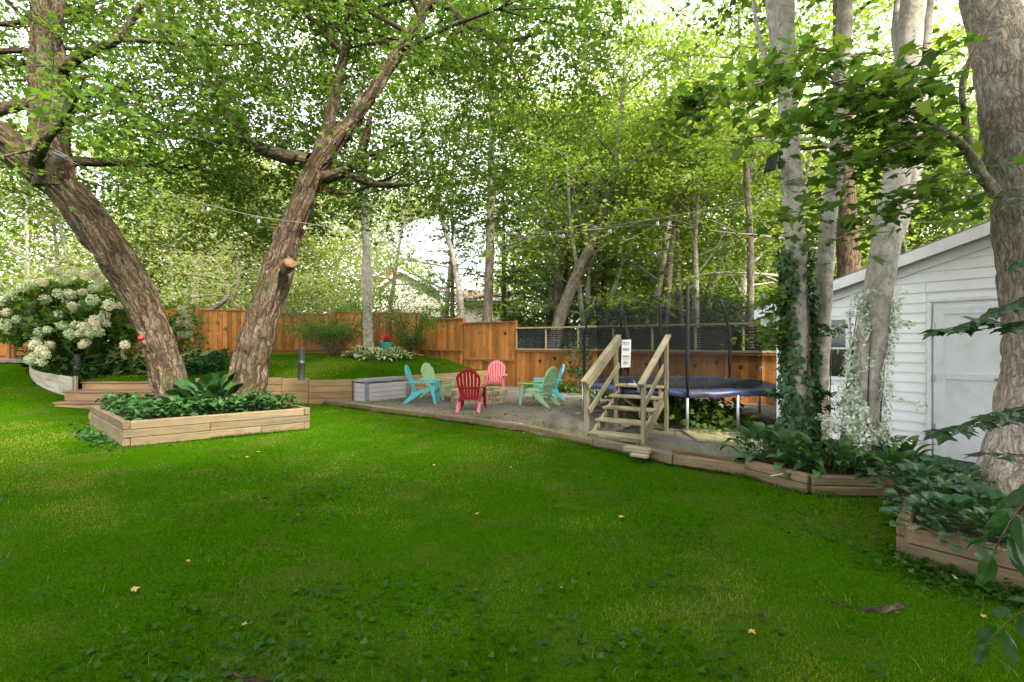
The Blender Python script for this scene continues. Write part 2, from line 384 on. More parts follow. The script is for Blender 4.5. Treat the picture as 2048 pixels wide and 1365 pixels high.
M['petal_white'] = m_leaf('white_petal', [(.40,.50,.26), (.57,.62,.38), (.70,.70,.50), (.74,.62,.48)], .35, .03, tcol=(1,1,.85))
M['grass'] = m_leaf('grass', [(.016,.047,.003), (.034,.090,.005), (.060,.133,.008), (.15,.18,.025)], .35, .0, .6, tcol=(1.25,1.3,.3))
M['leaf_weed'] = m_leaf('leaf_weed', [(.012,.040,.004), (.022,.065,.007), (.042,.095,.013)], .3, .006)
M['grass_dry'] = m_leaf('grass_weed', [(.09,.15,.04), (.16,.21,.07), (.25,.25,.10)], .35, .01)
M['litter'] = m_plain('leaf_litter', (.22,.10,.045), .9, .1, .5)
M['fallen'] = m_leaf('fallen_leaf', [(.45,.28,.05), (.42,.34,.12), (.30,.17,.07)], .3)

def m_broad(name, c1, c2, rim=None, gloss=.12, trans=.25, vein=True):
    """a single broad leaf; 'u' runs across it (-1..1), 'v' from stalk to tip"""
    k = NT(name); u = k.n('Attribute', attribute_name='u'); vv = k.n('Attribute', attribute_name='v'); i = k.n('ObjectInfo')
    c = k.mix(i.outputs['Random'], c1, c2)
    au = k.math('ABSOLUTE', u.outputs['Fac'])
    if vein:
        s = k.math('SINE', k.math('MULTIPLY', k.math('SUBTRACT', k.math('MULTIPLY', vv.outputs['Fac'], 1.0), k.math('MULTIPLY', au, .35)), 55.0))
        c = k.mix(k.math('MULTIPLY', k.math('ADD', s, 1.0), .06), c, tuple(x*1.7 for x in c2))
    if rim is not None:
        tcn = k.n('TexCoord'); z = k.noise(tcn.outputs['Object'], 16, 2)
        f = k.ramp(k.math('ADD', au, k.math('MULTIPLY', k.math('SUBTRACT', z, .5), .5)), [(.45, (0,0,0)), (.62, (1,1,1))]); c = k.mix(f, c, rim)
    d = k.n('BsdfDiffuse'); t = k.n('BsdfTranslucent'); k.l(c, d.inputs['Color']); k.l(k.mix(1.0, c, (1.4,1.3,.6), 'MULTIPLY'), t.inputs['Color'])
    m = k.n('MixShader'); m.inputs[0].default_value = trans; k.l(d.outputs[0], m.inputs[1]); k.l(t.outputs[0], m.inputs[2])
    g = k.n('BsdfGlossy'); g.inputs['Roughness'].default_value = .38
    fr = k.n('LayerWeight'); fr.inputs['Blend'].default_value = .25
    m2 = k.n('MixShader'); k.l(k.math('ADD', k.math('MULTIPLY', fr.outputs['Fresnel'], .045), gloss*.10), m2.inputs[0]); k.l(m.outputs[0], m2.inputs[1]); k.l(g.outputs[0], m2.inputs[2])
    k.l(m2.outputs[0], k.out.inputs['Surface']); return k.m
M['hosta'] = m_broad('hosta_leaf', (.018,.06,.016), (.035,.095,.022))
M['hosta_vari'] = m_broad('hosta_variegated', (.05,.14,.03), (.08,.18,.04), (.60,.62,.42))
M['comfrey'] = m_broad('comfrey_leaf', (.025,.075,.022), (.05,.12,.03))
M['near_leaf'] = m_broad('near_leaf', (.010,.036,.008), (.022,.066,.013), None, .10, .4)  # lowered leaf tones: shade over the corner shrub is put into the colour
M['round_leaf'] = m_broad('round_leaf', (.016,.05,.018), (.03,.08,.022))
# ------------------------------------------------------------------ foliage and wood builders
SHAPES = {
 'quad': (np.array([(0,0,0),(.5,.33,-.06),(1,0,-.05),(.5,-.33,-.06)]), [(0,1,2),(0,2,3)]),
 'maple6': (np.array([(0,0,0),(.32,.58,-.08),(.55,.22,0),(1,0,-.06),(.55,-.22,0),(.32,-.58,-.08)]), [(0,1,2),(0,2,3),(0,3,4),(0,4,5)]),
 'maple10': (np.array([(0,0,0),(.02,.36,-.03),(.22,.30,0),(.42,.66,-.10),(.55,.26,0),(1.05,0,-.14),(.55,-.26,0),(.42,-.66,-.10),(.22,-.30,0),(.02,-.36,-.03)]),
             [(0,1,2),(0,2,3),(0,3,4),(0,4,5),(0,5,6),(0,6,7),(0,7,8),(0,8,9)]),
 'long': (np.array([(0,0,0),(.4,.15,-.04),(1,0,-.12),(.4,-.15,-.04)]), [(0,1,2),(0,2,3)]),
 'needle': (np.array([(0,.05,0),(0,-.05,0),(1,0,-.1)]), [(0,1,2)]),
}
def unit(a): return a/np.maximum(np.linalg.norm(a, axis=-1, keepdims=True), 1e-9)
def leaf_arrays(rng, pos, size, shape='quad', tilt=.6, normal=None, out=None, jit=.35):
    """flat leaves at pos: normal near +Z (or `normal`) tilted at random, pointing roughly along `out` if given"""
    n = len(pos); sv, sf = SHAPES[shape]
    nrm = np.tile((0,0,1.0), (n,1)) if normal is None else np.asarray(normal, float)
    nrm = unit(nrm+rng.normal(0, tilt, (n,3)))
    d = rng.normal(0, 1, (n,3)) if out is None else out+rng.normal(0, jit, (n,3))
    d = unit(d-(d*nrm).sum(1, keepdims=True)*nrm); b = np.cross(nrm, d)
    s = (size*rng.uniform(.5, 1.4, n))[:,None,None]
    V = pos[:,None,:]+s*(sv[None,:,0:1]*d[:,None,:]+sv[None,:,1:2]*b[:,None,:]+sv[None,:,2:3]*nrm[:,None,:])
    k = len(sv); Fc = (np.arange(n)*k)[:,None,None]+np.array(sf)[None]
    rnd = np.repeat(np.clip(rng.normal(.5, .22, n), 0, 1), k)
    return V.reshape(-1,3), Fc.reshape(-1,3), rnd
def leaf_obj(name, rng, pos, size, mat, parent=None, origin=(0,0,0), rnd_bias=None, **kw):
    V, Fc, r = leaf_arrays(rng, np.asarray(pos)-np.asarray(origin), size, **kw)
    if rnd_bias is not None: r = np.clip(r+np.repeat(rnd_bias, len(r)//len(pos)), 0, 1)
    return link(name, mesh_np(name, V, [Fc], {'rnd': r}), mat, parent)

class Wood:
    """round tapering limbs with real bark relief, gathered into one mesh"""
    def __init__(s): s.V = []; s.F = []; s.B = []; s.n = 0
    def limb(s, path, rad, n=10, relief=0.0, step=None, fr=(9,1.3), flare=0, rng=None):
        P = np.asarray(path, float); rad = np.asarray(rad, float)
        L = np.r_[0, np.cumsum(np.linalg.norm(np.diff(P, axis=0), axis=1))]
        m = max(len(P), int(L[-1]/(step or max(.12, L[-1]/6)))+1); t = np.linspace(0, L[-1], m)
        # Catmull-like smoothing by interpolating then averaging
        Q = np.stack([np.interp(t, L, P[:,i]) for i in range(3)], 1); r = np.interp(t, L, rad)
        for _ in range(2 if m > 6 else 1):
            if m > 3:
                w = max(1, int(m/len(P)/2)); ker = np.ones(2*w+1)/(2*w+1)
                for i in range(3):
                    pad = np.r_[2*Q[0,i]-Q[1:w+1,i][::-1], Q[:,i], 2*Q[-1,i]-Q[-w-1:-1,i][::-1]]
                    Q[:,i] = np.convolve(pad, ker, 'valid')
        T = unit(np.gradient(Q, axis=0)); a = np.cross(T, (0.13,.99,.05)); a = unit(a); b = np.cross(T, a)
        th = np.arange(n)*2*np.pi/n; cs, sn = np.cos(th), np.sin(th)
        bark = np.stack([np.outer(r, cs), np.outer(r, sn), np.tile(t[:,None], (1,n))], 2)+(s.n % 97)*.37
        rr = np.tile(r[:,None], (1,n))
        if flare: rr = rr*(1+flare*np.exp(-t/.28)[:,None]*(1+.35*np.cos(5*th+1.3)[None]))
        if relief:
            q = bark*np.array([fr[0], fr[0], fr[1]]); q = q+1.2*(vnoise(bark*2.2)[...,None]-.5)
            rid = 1-np.abs(2*fbm(q, 2)-1); big = vnoise(bark*np.array([2.4,2.4,1.1])+5)
            rr = rr+relief*(np.clip(rid*1.15,0,1)**2.2-.55)*1.3*(-1)+r[:,None]*.22*(big-.5)
        V = Q[:,None,:]+rr[...,None]*(cs[None,:,None]*a[:,None,:]+sn[None,:,None]*b[:,None,:])
        i = np.arange(m-1)[:,None]*n; k = np.arange(n)[None]; k2 = (k+1) % n
        s.F.append(np.stack([i+k, i+k2, i+n+k2, i+n+k], 2).reshape(-1,4)+s.n)
        s.V.append(V.reshape(-1,3)); s.B.append(bark.reshape(-1,3)); s.n += m*n; return Q, r
    def build(s, name, mat, parent=None, origin=(0,0,0)):
        return link(name, mesh_np(name, np.concatenate(s.V)-np.asarray(origin), [np.concatenate(s.F)], smooth=True, vec={'bark': np.concatenate(s.B)}), mat, parent)

def curve(rng, p, d, L, n=5, wob=.12, lift=0.0):
    """a wandering twig path from p along d"""
    p = np.asarray(p, float); d = unit(np.asarray(d, float)); P = [p]
    for i in range(n):
        d = unit(d+rng.normal(0, wob, 3)+np.array((0,0,lift))); P.append(P[-1]+d*L/n)
    return np.array(P)
def spray_points(rng, anchors, per, spread=.38, flat=.3):
    """leaf positions in flat layers round each anchor"""
    A = np.repeat(np.asarray(anchors), per, 0); o = rng.normal(0, spread, A.shape); o[:,2] *= flat; o[:,2] -= .25*np.hypot(o[:,0], o[:,1])*.6
    return A+o
def auto_branches(rng, wood, Q, r, t0, t1, nl, length, up=(.3,.9), sub=4, nseg=6, droop=0.0, taper=.45, azi=None, thick=1.0):
    """limbs along the trunk path Q between fractions t0..t1 and their side shoots; returns leaf anchors"""
    anchors = []; m = len(Q)
    for i in range(nl):
        t = t0+(t1-t0)*(i+rng.uniform(0,1))/nl; k = min(m-1, int(t*(m-1))); p = Q[k]
        az = rng.uniform(0, 2*np.pi) if azi is None else rng.uniform(*azi); u = rng.uniform(*up)
        L = length(t)*rng.uniform(.75, 1.2); d = np.array((math.cos(az), math.sin(az), u))
        P = curve(rng, p, d, L, 6, .14, -droop); rr = np.linspace(max(.012*thick, r[k]*taper), .008*thick, 7)
        wood.limb(P, rr, nseg); anchors += [P[j] for j in (3,4,5,6)]
        for j in range(sub):
            q = P[rng.integers(2, 6)]; dd = unit(P[-1]-P[0])+rng.normal(0, .7, 3)*np.array((1,1,.5))
            SP = curve(rng, q, dd, L*rng.uniform(.25, .5), 4, .2, .02); wood.limb(SP, np.linspace(max(.008*thick, rr[3]*.5), .004*thick, 5), 4); anchors += [SP[2], SP[3], SP[4]]
    return np.array(anchors)

# ------------------------------------------------------------------ ground, lawns, patio (the setting)
EDGE = [(-4.75,12.3),(-3.15,11.0),(-1.58,9.92),(-.62,9.22),(.32,8.45),(1.25,7.33),(2.09,6.24),(2.78,5.72)]
BEDF = [(2.78,5.72),(3.12,5.06),(3.95,4.98)]
LAWN = [(-9,-4),(7,-4),(7,2.2),(3.6,2.7),(2.9,3.5),(3.5,4.4),(4.0,4.9)]+BEDF[::-1][1:]+EDGE[::-1][1:]+[(-5.3,12.4),(-8,12.1),(-10.9,12.1),(-12.3,12.5),(-13.1,13.15),(-14.6,14.25),(-21,9),(-18,0)]
UPPER = FRONT+[(-1.2,17.5),(-3.72,19.3),(-6.9,18.5),(-11.2,17.2),(-14.6,14.35)]
def sheet(name, poly, fn, step, dz=0.0):
    xs = [p[0] for p in poly]; ys = [p[1] for p in poly]
    nx = int((max(xs)-min(xs))/step)+2; ny = int((max(ys)-min(ys))/step)+2
    X, Y = np.meshgrid(np.linspace(min(xs)-.01, max(xs)+.01, nx), np.linspace(min(ys)-.01, max(ys)+.01, ny))
    bm_in = inpoly(X, Y, poly)
    # snap: cells whose centre is in the outline
    cx = (X[:-1,:-1]+X[1:,1:])/2; cyy = (Y[:-1,:-1]+Y[1:,1:])/2; keep = inpoly(cx, cyy, poly)
    Z = fn(X, Y)+dz; V = np.stack([X, Y, Z], 2).reshape(-1,3)
    i = (np.arange(ny-1)[:,None]*nx+np.arange(nx-1)[None])[keep]
    Fc = np.stack([i, i+1, i+nx+1, i+nx], 1); used = np.unique(Fc); mp = np.full(len(V), -1); mp[used] = np.arange(len(used))
    return mesh_np(name, V[used], [mp[Fc]], smooth=True)
def m_ground(name, c1, c2, patch, sc=3.0, amt=.5, fine=60, bump=.5):
    k = NT(name); t = k.n('TexCoord'); v = t.outputs['Object']
    f = k.noise(v, fine, 6, .7); c = k.ramp(f, [(.3, c1), (.7, c2)]); b = k.noise(v, sc, 5, .7)
    bf = k.ramp(b, [(.48, (0,0,0)), (.68, (1,1,1))]); c = k.mix(k.math('MULTIPLY', bf, amt), c, patch)
    k.pbr(c, 1.0, k.bump(f, bump, .02), 0.0); return k.m
M['ground'] = m_ground('woodland_floor', (.03,.035,.015), (.07,.07,.03), (.06,.045,.025), 1.2)
M['lawn'] = m_ground('lawn_soil', (.014,.046,.0006), (.034,.092,.0009), (.075,.065,.018), 1.1, .45)
M['gravel'] = m_ground('gravel_fine', (.10,.094,.086), (.25,.235,.215), (.15,.115,.07), 1.3, .7, 80, .9)
M['fabric'] = m_ground('ground_fabric', (.045,.075,.075), (.075,.11,.11), (.14,.085,.045), 3.5, .6, 120, .3)
XG = np.concatenate([np.linspace(-120,-24,8), np.linspace(-20,16,60), np.linspace(22,120,8)]); YG = np.concatenate([np.linspace(-60,-6,4), np.linspace(-4,30,60), np.linspace(40,130,10)])
XX, YY = np.meshgrid(XG, YG)
zz = np.minimum(h_low(XX, YY), 1.1)-.10+.9*sstep(17.5, 22, YY+.35*(XX))*sstep(2, -4, XX)
zz = np.where(inpoly(XX, YY, UPPER), -.1, zz)
nx = len(XG); i = (np.arange(len(YG)-1)[:,None]*nx+np.arange(nx-1)[None]).ravel()
structure(link('ground', mesh_np('ground', np.stack([XX, YY, zz], 2).reshape(-1,3), [np.stack([i, i+1, i+nx+1, i+nx], 1)], smooth=True), M['ground']))
structure(link('lawn', sheet('lawn', LAWN, lambda x, y: h_low(x, y)+.012*(fbm(np.stack([x*.8, y*.8, 0*x], -1))-.5), .18), M['lawn']))
structure(link('upper_lawn', sheet('upper_lawn', UPPER, h_up, .16), M['lawn']))
GRAVEL = EDGE+[(3.2,5.9),(4.4,6.1),(4.55,8.2),(7.6,11.1),(.1,16.6),(-.9,17.0),(-4.25,12.75)]
structure(link('gravel', sheet('gravel', GRAVEL, lambda x, y: .03+.02*(fbm(np.stack([x*.9, y*.9, 0*x], -1))-.5), .16), M['gravel']))
structure(link('ground_fabric', sheet('ground_fabric', [(3.95,5.0),(4.2,6.0),(4.6,8.2),(7.5,4.5),(5.0,3.6),(3.55,4.4)], lambda x, y: .035+.02*(fbm(np.stack([x*1.5, y*1.5, 0*x], -1))-.5), .12), M['fabric']))
STRIP = [(-14.55,14.5),(-13.9,13.95),(-16.5,11.8),(-17.2,12.3)]
structure(link('gravel_strip', sheet('gravel_strip', STRIP, lambda x, y: h_low(x, y)+.03, .1), M['gravel']))

# ------------------------------------------------------------------ the two old maples of the raised bed
rng = np.random.default_rng(11)
def wp(pts): return np.array([W(*p[:3]) for p in pts]), np.array([p[3] for p in pts])
def crown_volume(rng, c, ax, n, zmin, nz=.5, shell=.25):
    """points spread through a crown, thinned by noise so that gaps of sky stay open"""
    out = []; tot = 0
    while tot < n:
        p = rng.uniform(-1, 1, (n*2, 3)); r = np.linalg.norm(p, axis=1); p = p[(r < 1)]; r = r[r < 1]
        q = p*np.array(ax)+np.array(c); wob = (fbm(q*.45+3)-.5)*2.2
        keep = (q[:,2] > zmin+wob*.9) & (rng.uniform(0,1,len(q)) < np.clip((fbm(q*.9)-.36)*4.5, 0, 1)) & (rng.uniform(0,1,len(q)) < shell+(1-shell)*r)
        out.append(q[keep]); tot += keep.sum()
    return np.concatenate(out)[:n]
def in_view_near(p): return ~((p[:,1] < 5.2) & (np.abs(p[:,0]) < p[:,1]*1.15) & (p[:,2]-1.6 < .75*p[:,1]))
def clear_trunk(p, Qs, r=.75):
    """no foliage grows straight out of the old trunks"""
    ok = np.ones(len(p), bool)
    for Q in Qs:
        for q in Q[::4]: ok &= ~((np.hypot(p[:,0]-q[0], p[:,2]-q[2]) < r) & (p[:,1] < q[1]+.2) & (p[:,1] > q[1]-4.5))
    return p[ok]
def twig_sprays(rng, wood, centres, per, L=.55):
    out = []
    for c_ in centres:
        P = curve(rng, c_, rng.normal(0,1,3)*np.array((1,1,.35))+np.array((0,0,-.15)), L*rng.uniform(.6,1.4), 4, .25, -.05); wood.limb(P, np.linspace(.008,.002,5), 3)
        t = rng.uniform(.1, 1.08, per); q = np.stack([np.interp(t, np.linspace(0,1,5), P[:,k]) for k in range(3)], 1); out.append(q+rng.normal(0,1,(per,3))*np.array((.13,.13,.06)))
    return np.concatenate(out)
mapleA = thing('maple_tree', 'thick maple with trunk leaning in the raised timber bed nearest the hydrangea', 'tree', W(345,790,9.0))
oA = np.array(mapleA.location)
wA = Wood()
P, r = wp([(352,815,9.0,.29),(345,790,9.0,.275),(335,740,9,.265),(310,660,8.9,.275),(270,580,8.8,.29),(215,490,8.6,.295),(160,415,8.5,.285),(100,350,8.3,.275),(40,305,8.1,.27),(-40,250,7.9,.26),(-150,180,7.7,.22),(-300,60,7.4,.15)])
QA, rA = wA.limb(P, r, 96, .055, .035, (10,1.5), flare=.06)
P, r = wp([(112,375,8.35,.28),(104,330,8.3,.29),(98,270,8.3,.285),(97,200,8.3,.275),(98,130,8.2,.26),(95,60,8.1,.19),(80,-20,8,.16),(60,-150,8,.14),(20,-330,8.2,.08)])
QA2, rA2 = wA.limb(P, r, 72, .045, .04, (10,1.5))
for b in ([(100,105,8.1,.12),(108,55,8,.10),(126,-20,8,.085),(150,-140,8.2,.05)], [(120,140,8.2,.10),(160,112,8.1,.085),(205,94,8,.07),(250,76,8,.06),(262,40,8,.055),(300,-15,8,.045),(330,-90,8,.03)],
          [(245,80,8,.04),(330,84,8.2,.035),(420,90,8.4,.03),(520,88,8.6,.018)], [(120,150,8.2,.05),(150,155,8.5,.045),(190,160,8.8,.02)], [(70,60,8.2,.04),(30,20,8.4,.03),(0,-20,8.5,.02)], [(120,235,8.3,.03),(150,210,8.6,.02),(210,205,9,.01)]):
    P, r = wp(b); wA.limb(P, r, 10, .004, .08, (8,2))
ancA = [QA2[-1]]
for nl, lo, hi, Q, r in ((14,.55,1,QA2,rA2),(12,.6,1,QA,rA)):
    ancA += list(auto_branches(rng, wA, Q, r, lo, hi, nl, lambda t: 3.4, (.05,.9), 5, 6))
cenA = crown_volume(rng, (-8.4,9.6,7.2), (5.6,5.2,4.2), 3500, 4.2); cenA = cenA[in_view_near(cenA) & ((cenA[:,2] < 2.4+.70*cenA[:,1]) | (rng.uniform(0,1,len(cenA)) < .2))]; cenA = clear_trunk(cenA, (QA, QA2), .85); ptsA = twig_sprays(rng, wA, cenA, 15)
nA = clear_trunk(spray_points(rng, np.array(ancA), 26), (QA, QA2[:int(len(QA2)*.75)]), .5)
ptsA = np.concatenate([ptsA, nA])
wA.build('trunk', M['bark_maple'], mapleA, oA)
ptsA = ptsA[in_view_near(ptsA) & ((ptsA[:,2] < 2.4+.70*ptsA[:,1]) | (rng.uniform(0,1,len(ptsA)) < .8))]
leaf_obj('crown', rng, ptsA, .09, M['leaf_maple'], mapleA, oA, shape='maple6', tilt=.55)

mapleB = thing('maple_tree', 'gnarled forked maple with a sawn branch stub in the raised bed', 'tree', W(492,795,9.3))
oB = np.array(mapleB.location); wB = Wood()
P, r = wp([(488,815,9.3,.345),(492,785,9.3,.32),(499,740,9.3,.315),(516,660,9.3,.295),(540,590,9.35,.28),(560,520,9.4,.265),(585,450,9.4,.235),(612,385,9.4,.23),(640,320,9.45,.205),(665,285,9.45,.18),(700,250,9.5,.16),(728,215,9.5,.145),(745,185,9.5,.14),(775,140,9.5,.135),(815,75,9.5,.13),(850,20,9.5,.12),(880,-30,9.5,.11),(930,-120,9.6,.085),(1000,-250,9.8,.05)])
QB, rB = wB.limb(P, r, 96, .055, .035, (10,1.5), flare=.06)
P, r = wp([(632,345,9.5,.14),(640,310,9.6,.135),(655,250,9.8,.13),(672,180,10.2,.115),(690,110,10.4,.10),(700,40,10.6,.08),(705,-60,10.6,.07),(690,-200,10.6,.06)])
QB2, rB2 = wB.limb(P, r, 56, .04, .05, (10,1.5))
limbsB = [[(622,325,9.4,.17),(560,312,9.6,.14),(510,292,9.8,.12),(472,270,10,.10),(455,240,10,.09),(450,200,10.2,.08),(440,150,10.3,.06),(400,90,10.5,.04)],
  [(482,275,9.9,.075),(430,286,10,.065),(380,280,10.1,.055),(330,265,10.2,.045),(262,255,10.3,.02)], [(455,250,10,.06),(400,240,10.1,.05),(345,252,10.3,.02)], [(330,265,10.2,.03),(262,235,10.4,.03),(240,240,10.6,.012)],
  [(652,355,9.3,.13),(690,346,9,.10),(722,310,8.8,.08),(735,262,8.6,.06),(742,225,8.5,.03)], [(698,350,9,.08),(740,368,8.9,.07),(780,372,8.8,.06),(826,368,8.7,.03)], [(655,380,9.3,.06),(690,388,9.1,.05),(740,374,9,.03),(790,350,8.9,.015)], [(718,315,8.8,.05),(760,305,8.7,.04),(800,285,8.6,.02)],
  [(878,5,9.5,.09),(905,15,9.4,.075),(925,45,9.3,.07),(955,60,9.2,.065),(985,75,9.2,.055),(1005,86,9.2,.045),(1050,76,9.2,.04),(1092,62,9.2,.015)], [(985,75,9.2,.05),(1020,112,9.1,.035),(1042,162,9,.012)], [(920,40,9.3,.05),(925,76,9.2,.04),(945,100,9.1,.03),(968,135,9,.012)], [(925,62,9.2,.03),(900,70,9.1,.025),(885,95,9,.02),(885,120,9,.01)],
  [(690,110,10.4,.08),(640,60,10.4,.07),(610,20,10.4,.06),(560,-20,10.4,.04)], [(655,30,10.4,.045),(680,5,10.3,.04),(690,-40,10.3,.03)]]
for b in limbsB:
    P, r = wp(b); wB.limb(P, r, 12, .006, .07, (8,2))
ancB = []
for nl, lo, hi, Q, r in ((14,.62,1,QB,rB),(14,.5,1,QB2,rB2)):
    ancB += list(auto_branches(rng, wB, Q, r, lo, hi, nl, lambda t: 3.2, (.0,.8), 5, 6))
for b in limbsB:
    P, r = wp(b); ancB += [P[-1], P[-2]]
    for _ in range(4):
        SP = curve(rng, P[rng.integers(1, len(P))], rng.normal(0, 1, 3)*np.array((1,1,.4)), 1.1, 4, .2); wB.limb(SP, np.linspace(.012, .004, 5), 4); ancB += [SP[2], SP[4]]
cenB = crown_volume(rng, (-2.9,11.2,8.4), (5.4,5.0,4.6), 3900, 4.6); cenB = cenB[in_view_near(cenB) & ((cenB[:,2] < 2.4+.70*cenB[:,1]) | (rng.uniform(0,1,len(cenB)) < .16))]
cenB = clear_trunk(cenB, (QB[:int(len(QB)*.85)],), .95)
ptsB = np.concatenate([twig_sprays(rng, wB, cenB, 15), clear_trunk(spray_points(rng, np.array(ancB), 24), (QB[:int(len(QB)*.85)],), .6)])
ptsB = ptsB[in_view_near(ptsB) & ((ptsB[:,2] < 2.4+.70*ptsB[:,1]) | (rng.uniform(0,1,len(ptsB)) < .8))]
wB.build('trunk', M['bark_maple'], mapleB, oB)
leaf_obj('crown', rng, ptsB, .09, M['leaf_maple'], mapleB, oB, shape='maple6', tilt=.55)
c = W(578,535,9.12)-oB; mb = MB()
Vst = []
for i in range(9):
    rr = (.0,.10,.125,.13,.13,.12,.125,.10,.001)[i]; zz_ = (-.02,-.015,0,.05,.10,.16,.20,.235,.22)[i]
    Vst.append((rr, zz_))
mb.lathe(Vst, 14); me = mb.mesh('branch_stub', True)
for v in me.vertices:
    n_ = fbm(np.array([v.co[:]])*9)[0]; v.co *= .55+.85*n_
o = link('branch_stub', me, M['stub'], mapleB, c-np.array((.02,.02,0))); o.rotation_euler = (R(70), R(10), R(35))

# ------------------------------------------------------------------ trees at the shed side
def side_tree(name, label, pts, mat, n=32, relief=.012, step=.06, fr=(8,3), extra=(), flare=.12):
    P, r = wp(pts); t = thing(name, label, 'tree', P[0]); w = Wood(); Q, rq = w.limb(P, r, n, relief, step, fr, flare)
    for e in extra:
        Pe, re = wp(e); w.limb(Pe, re, 16, relief*.6, step, fr)
    return t, w, Q, rq, P[0].copy()
def finish_tree(t, w, o, bark, anchors, per, size, mat, shape='maple6', tilt=.55, spread=.4, filt=True, bias=None):
    p = spray_points(rng, np.array(anchors), per, spread)
    if filt: p = p[in_view_near(p)]
    w.build('trunk', bark, t, o); leaf_obj('crown', rng, p, size, mat, t, o, shape=shape, tilt=tilt)
t1 = side_tree('maple_tree', 'pale straight maple trunk clad in dark green ivy at its foot', [(1602,925,6.1,.19),(1600,880,6.1,.175),(1597,700,6.1,.155),(1594,560,6.1,.135),(1590,467,6.1,.122),(1582,340,6.1,.118),(1577,205,6.1,.120),(1571,100,6.1,.122),(1568,20,6.1,.115),(1566,-150,6.1,.10),(1560,-400,6.2,.08),(1550,-800,6.4,.04)], M['bark_grey'],
   extra=[[(1580,190,6.15,.10),(1556,110,6.2,.10),(1545,0,6.25,.09),(1530,-200,6.3,.07),(1500,-500,6.5,.04)], [(1572,215,6.1,.03),(1535,140,6.4,.03),(1510,40,6.7,.025),(1500,-60,7,.02)]])
t2 = side_tree('maple_tree', 'slim pale trunk standing between the ivy trunk and the white leaved trunk', [(1632,925,6.35,.12),(1634,880,6.35,.115),(1641,740,6.35,.11),(1646,600,6.3,.115),(1652,470,6.3,.105),(1662,400,6.3,.10),(1672,342,6.3,.098),(1680,205,6.3,.10),(1688,60,6.3,.095),(1694,-100,6.3,.08),(1705,-400,6.3,.05),(1715,-700,6.4,.03)], M['bark_grey'],
   extra=[[(1668,300,6.3,.03),(1632,275,6.6,.025),(1560,285,7,.02),(1440,275,7.4,.01)], [(1690,60,6.3,.035),(1705,-60,6.6,.03),(1730,-200,7,.02)]])
t3 = side_tree('maple_tree', 'leaning grey trunk wrapped in white variegated creeper in front of the shed', [(1722,960,5.6,.20),(1717,930,5.6,.185),(1722,820,5.6,.165),(1738,700,5.6,.165),(1752,600,5.6,.155),(1768,500,5.6,.15),(1783,410,5.65,.145),(1798,330,5.7,.14),(1808,230,5.7,.145),(1815,130,5.75,.14),(1824,30,5.8,.13),(1840,-120,5.9,.11),(1870,-400,6.0,.07)], M['bark_grey'],
   extra=[[(1776,520,5.65,.08),(1805,440,5.75,.08),(1828,370,5.85,.075),(1838,290,6,.07),(1845,150,6.1,.06),(1860,0,6.2,.05)], [(1812,170,5.75,.05),(1786,80,6,.045),(1800,-40,6.3,.035)]])
t4 = side_tree('maple_tree', 'brown upright trunk rising from behind the shed roof', [(1702,760,10.2,.24),(1700,600,10.2,.22),(1694,470,10.2,.215),(1690,360,10.2,.20),(1686,260,10.2,.19),(1684,150,10.2,.17),(1680,0,10.3,.14),(1670,-250,10.4,.08)], M['bark_brown'], relief=.02)
t5 = side_tree('maple_tree', 'stout flaky barked trunk closest to the camera beside the shed door', [(2022,1060,4.55,.33),(2022,1005,4.55,.30),(2042,900,4.6,.255),(2066,780,4.6,.24),(2074,700,4.6,.235),(2068,600,4.6,.24),(2056,500,4.6,.24),(2044,410,4.6,.235),(2032,308,4.6,.235),(2018,205,4.6,.23),(2000,100,4.65,.22),(1982,0,4.7,.21),(1945,-150,4.8,.21),(1915,-400,5.0,.16),(1890,-800,5.2,.08)], M['bark_flake'], 64, .018, .035, (15,5), flare=.12,
   extra=[[(1990,385,4.55,.055),(1957,345,4.5,.045),(1936,295,4.45,.04),(1905,268,4.45,.034),(1868,258,4.45,.028),(1827,222,4.5,.022),(1760,192,4.6,.025),(1670,165,4.7,.018),(1560,162,4.9,.012),(1420,178,5.1,.006)], [(1938,290,4.45,.035),(1930,245,4.4,.03),(1922,170,4.4,.028),(1945,100,4.3,.024),(2000,0,4.2,.02)]])
for k, (t, bark, mat, nl, ln, per) in enumerate(((t1,M['bark_grey'],M['leaf_lit'],16,2.6,22),(t2,M['bark_grey'],M['leaf_lit'],14,2.4,22),(t3,M['bark_grey'],M['leaf_maple'],16,2.8,22),(t4,M['bark_brown'],M['leaf_lit'],18,2.8,26))):
    tr, w, Q, rq, o = t; a = list(auto_branches(rng, w, Q, rq, .68 if k < 3 else .45, 1, nl, lambda q: ln, (.1,.8), 5, 6, taper=.28))
    finish_tree(tr, w, o, bark, a, per, .10, mat)
tr, w, Q, rq, o = t5
a = list(auto_branches(rng, w, Q, rq, .62, 1, 16, lambda q: 3.0, (.1,.9), 5, 6))
P, r = wp([(1936,295,4.45,0),(1905,268,4.45,0),(1868,258,4.45,0),(1827,222,4.5,0),(1760,192,4.6,0),(1670,165,4.7,0),(1560,162,4.9,0),(1420,178,5.1,0)])
big = []
for i in range(38):
    q = P[rng.integers(1, len(P))]; SP = curve(rng, q, (rng.uniform(-1,.3), rng.uniform(-.5,.9), rng.uniform(-.45,.35)), rng.uniform(.35,.9), 4, .15, -.04); w.limb(SP, np.linspace(.009, .003, 5), 4); big += [SP[2], SP[3], SP[4]]
for i in range(26):
    q = W(rng.uniform(1640,1960), rng.uniform(60,460), 4.3); SP = curve(rng, q, (-.9, rng.uniform(-.3,.6), -.1), rng.uniform(.4,.8), 4, .12, -.03); w.limb(SP, np.linspace(.008, .003, 5), 4); big += [SP[1], SP[2], SP[3], SP[4]]
w.build('trunk', M['bark_flake'], tr, o)
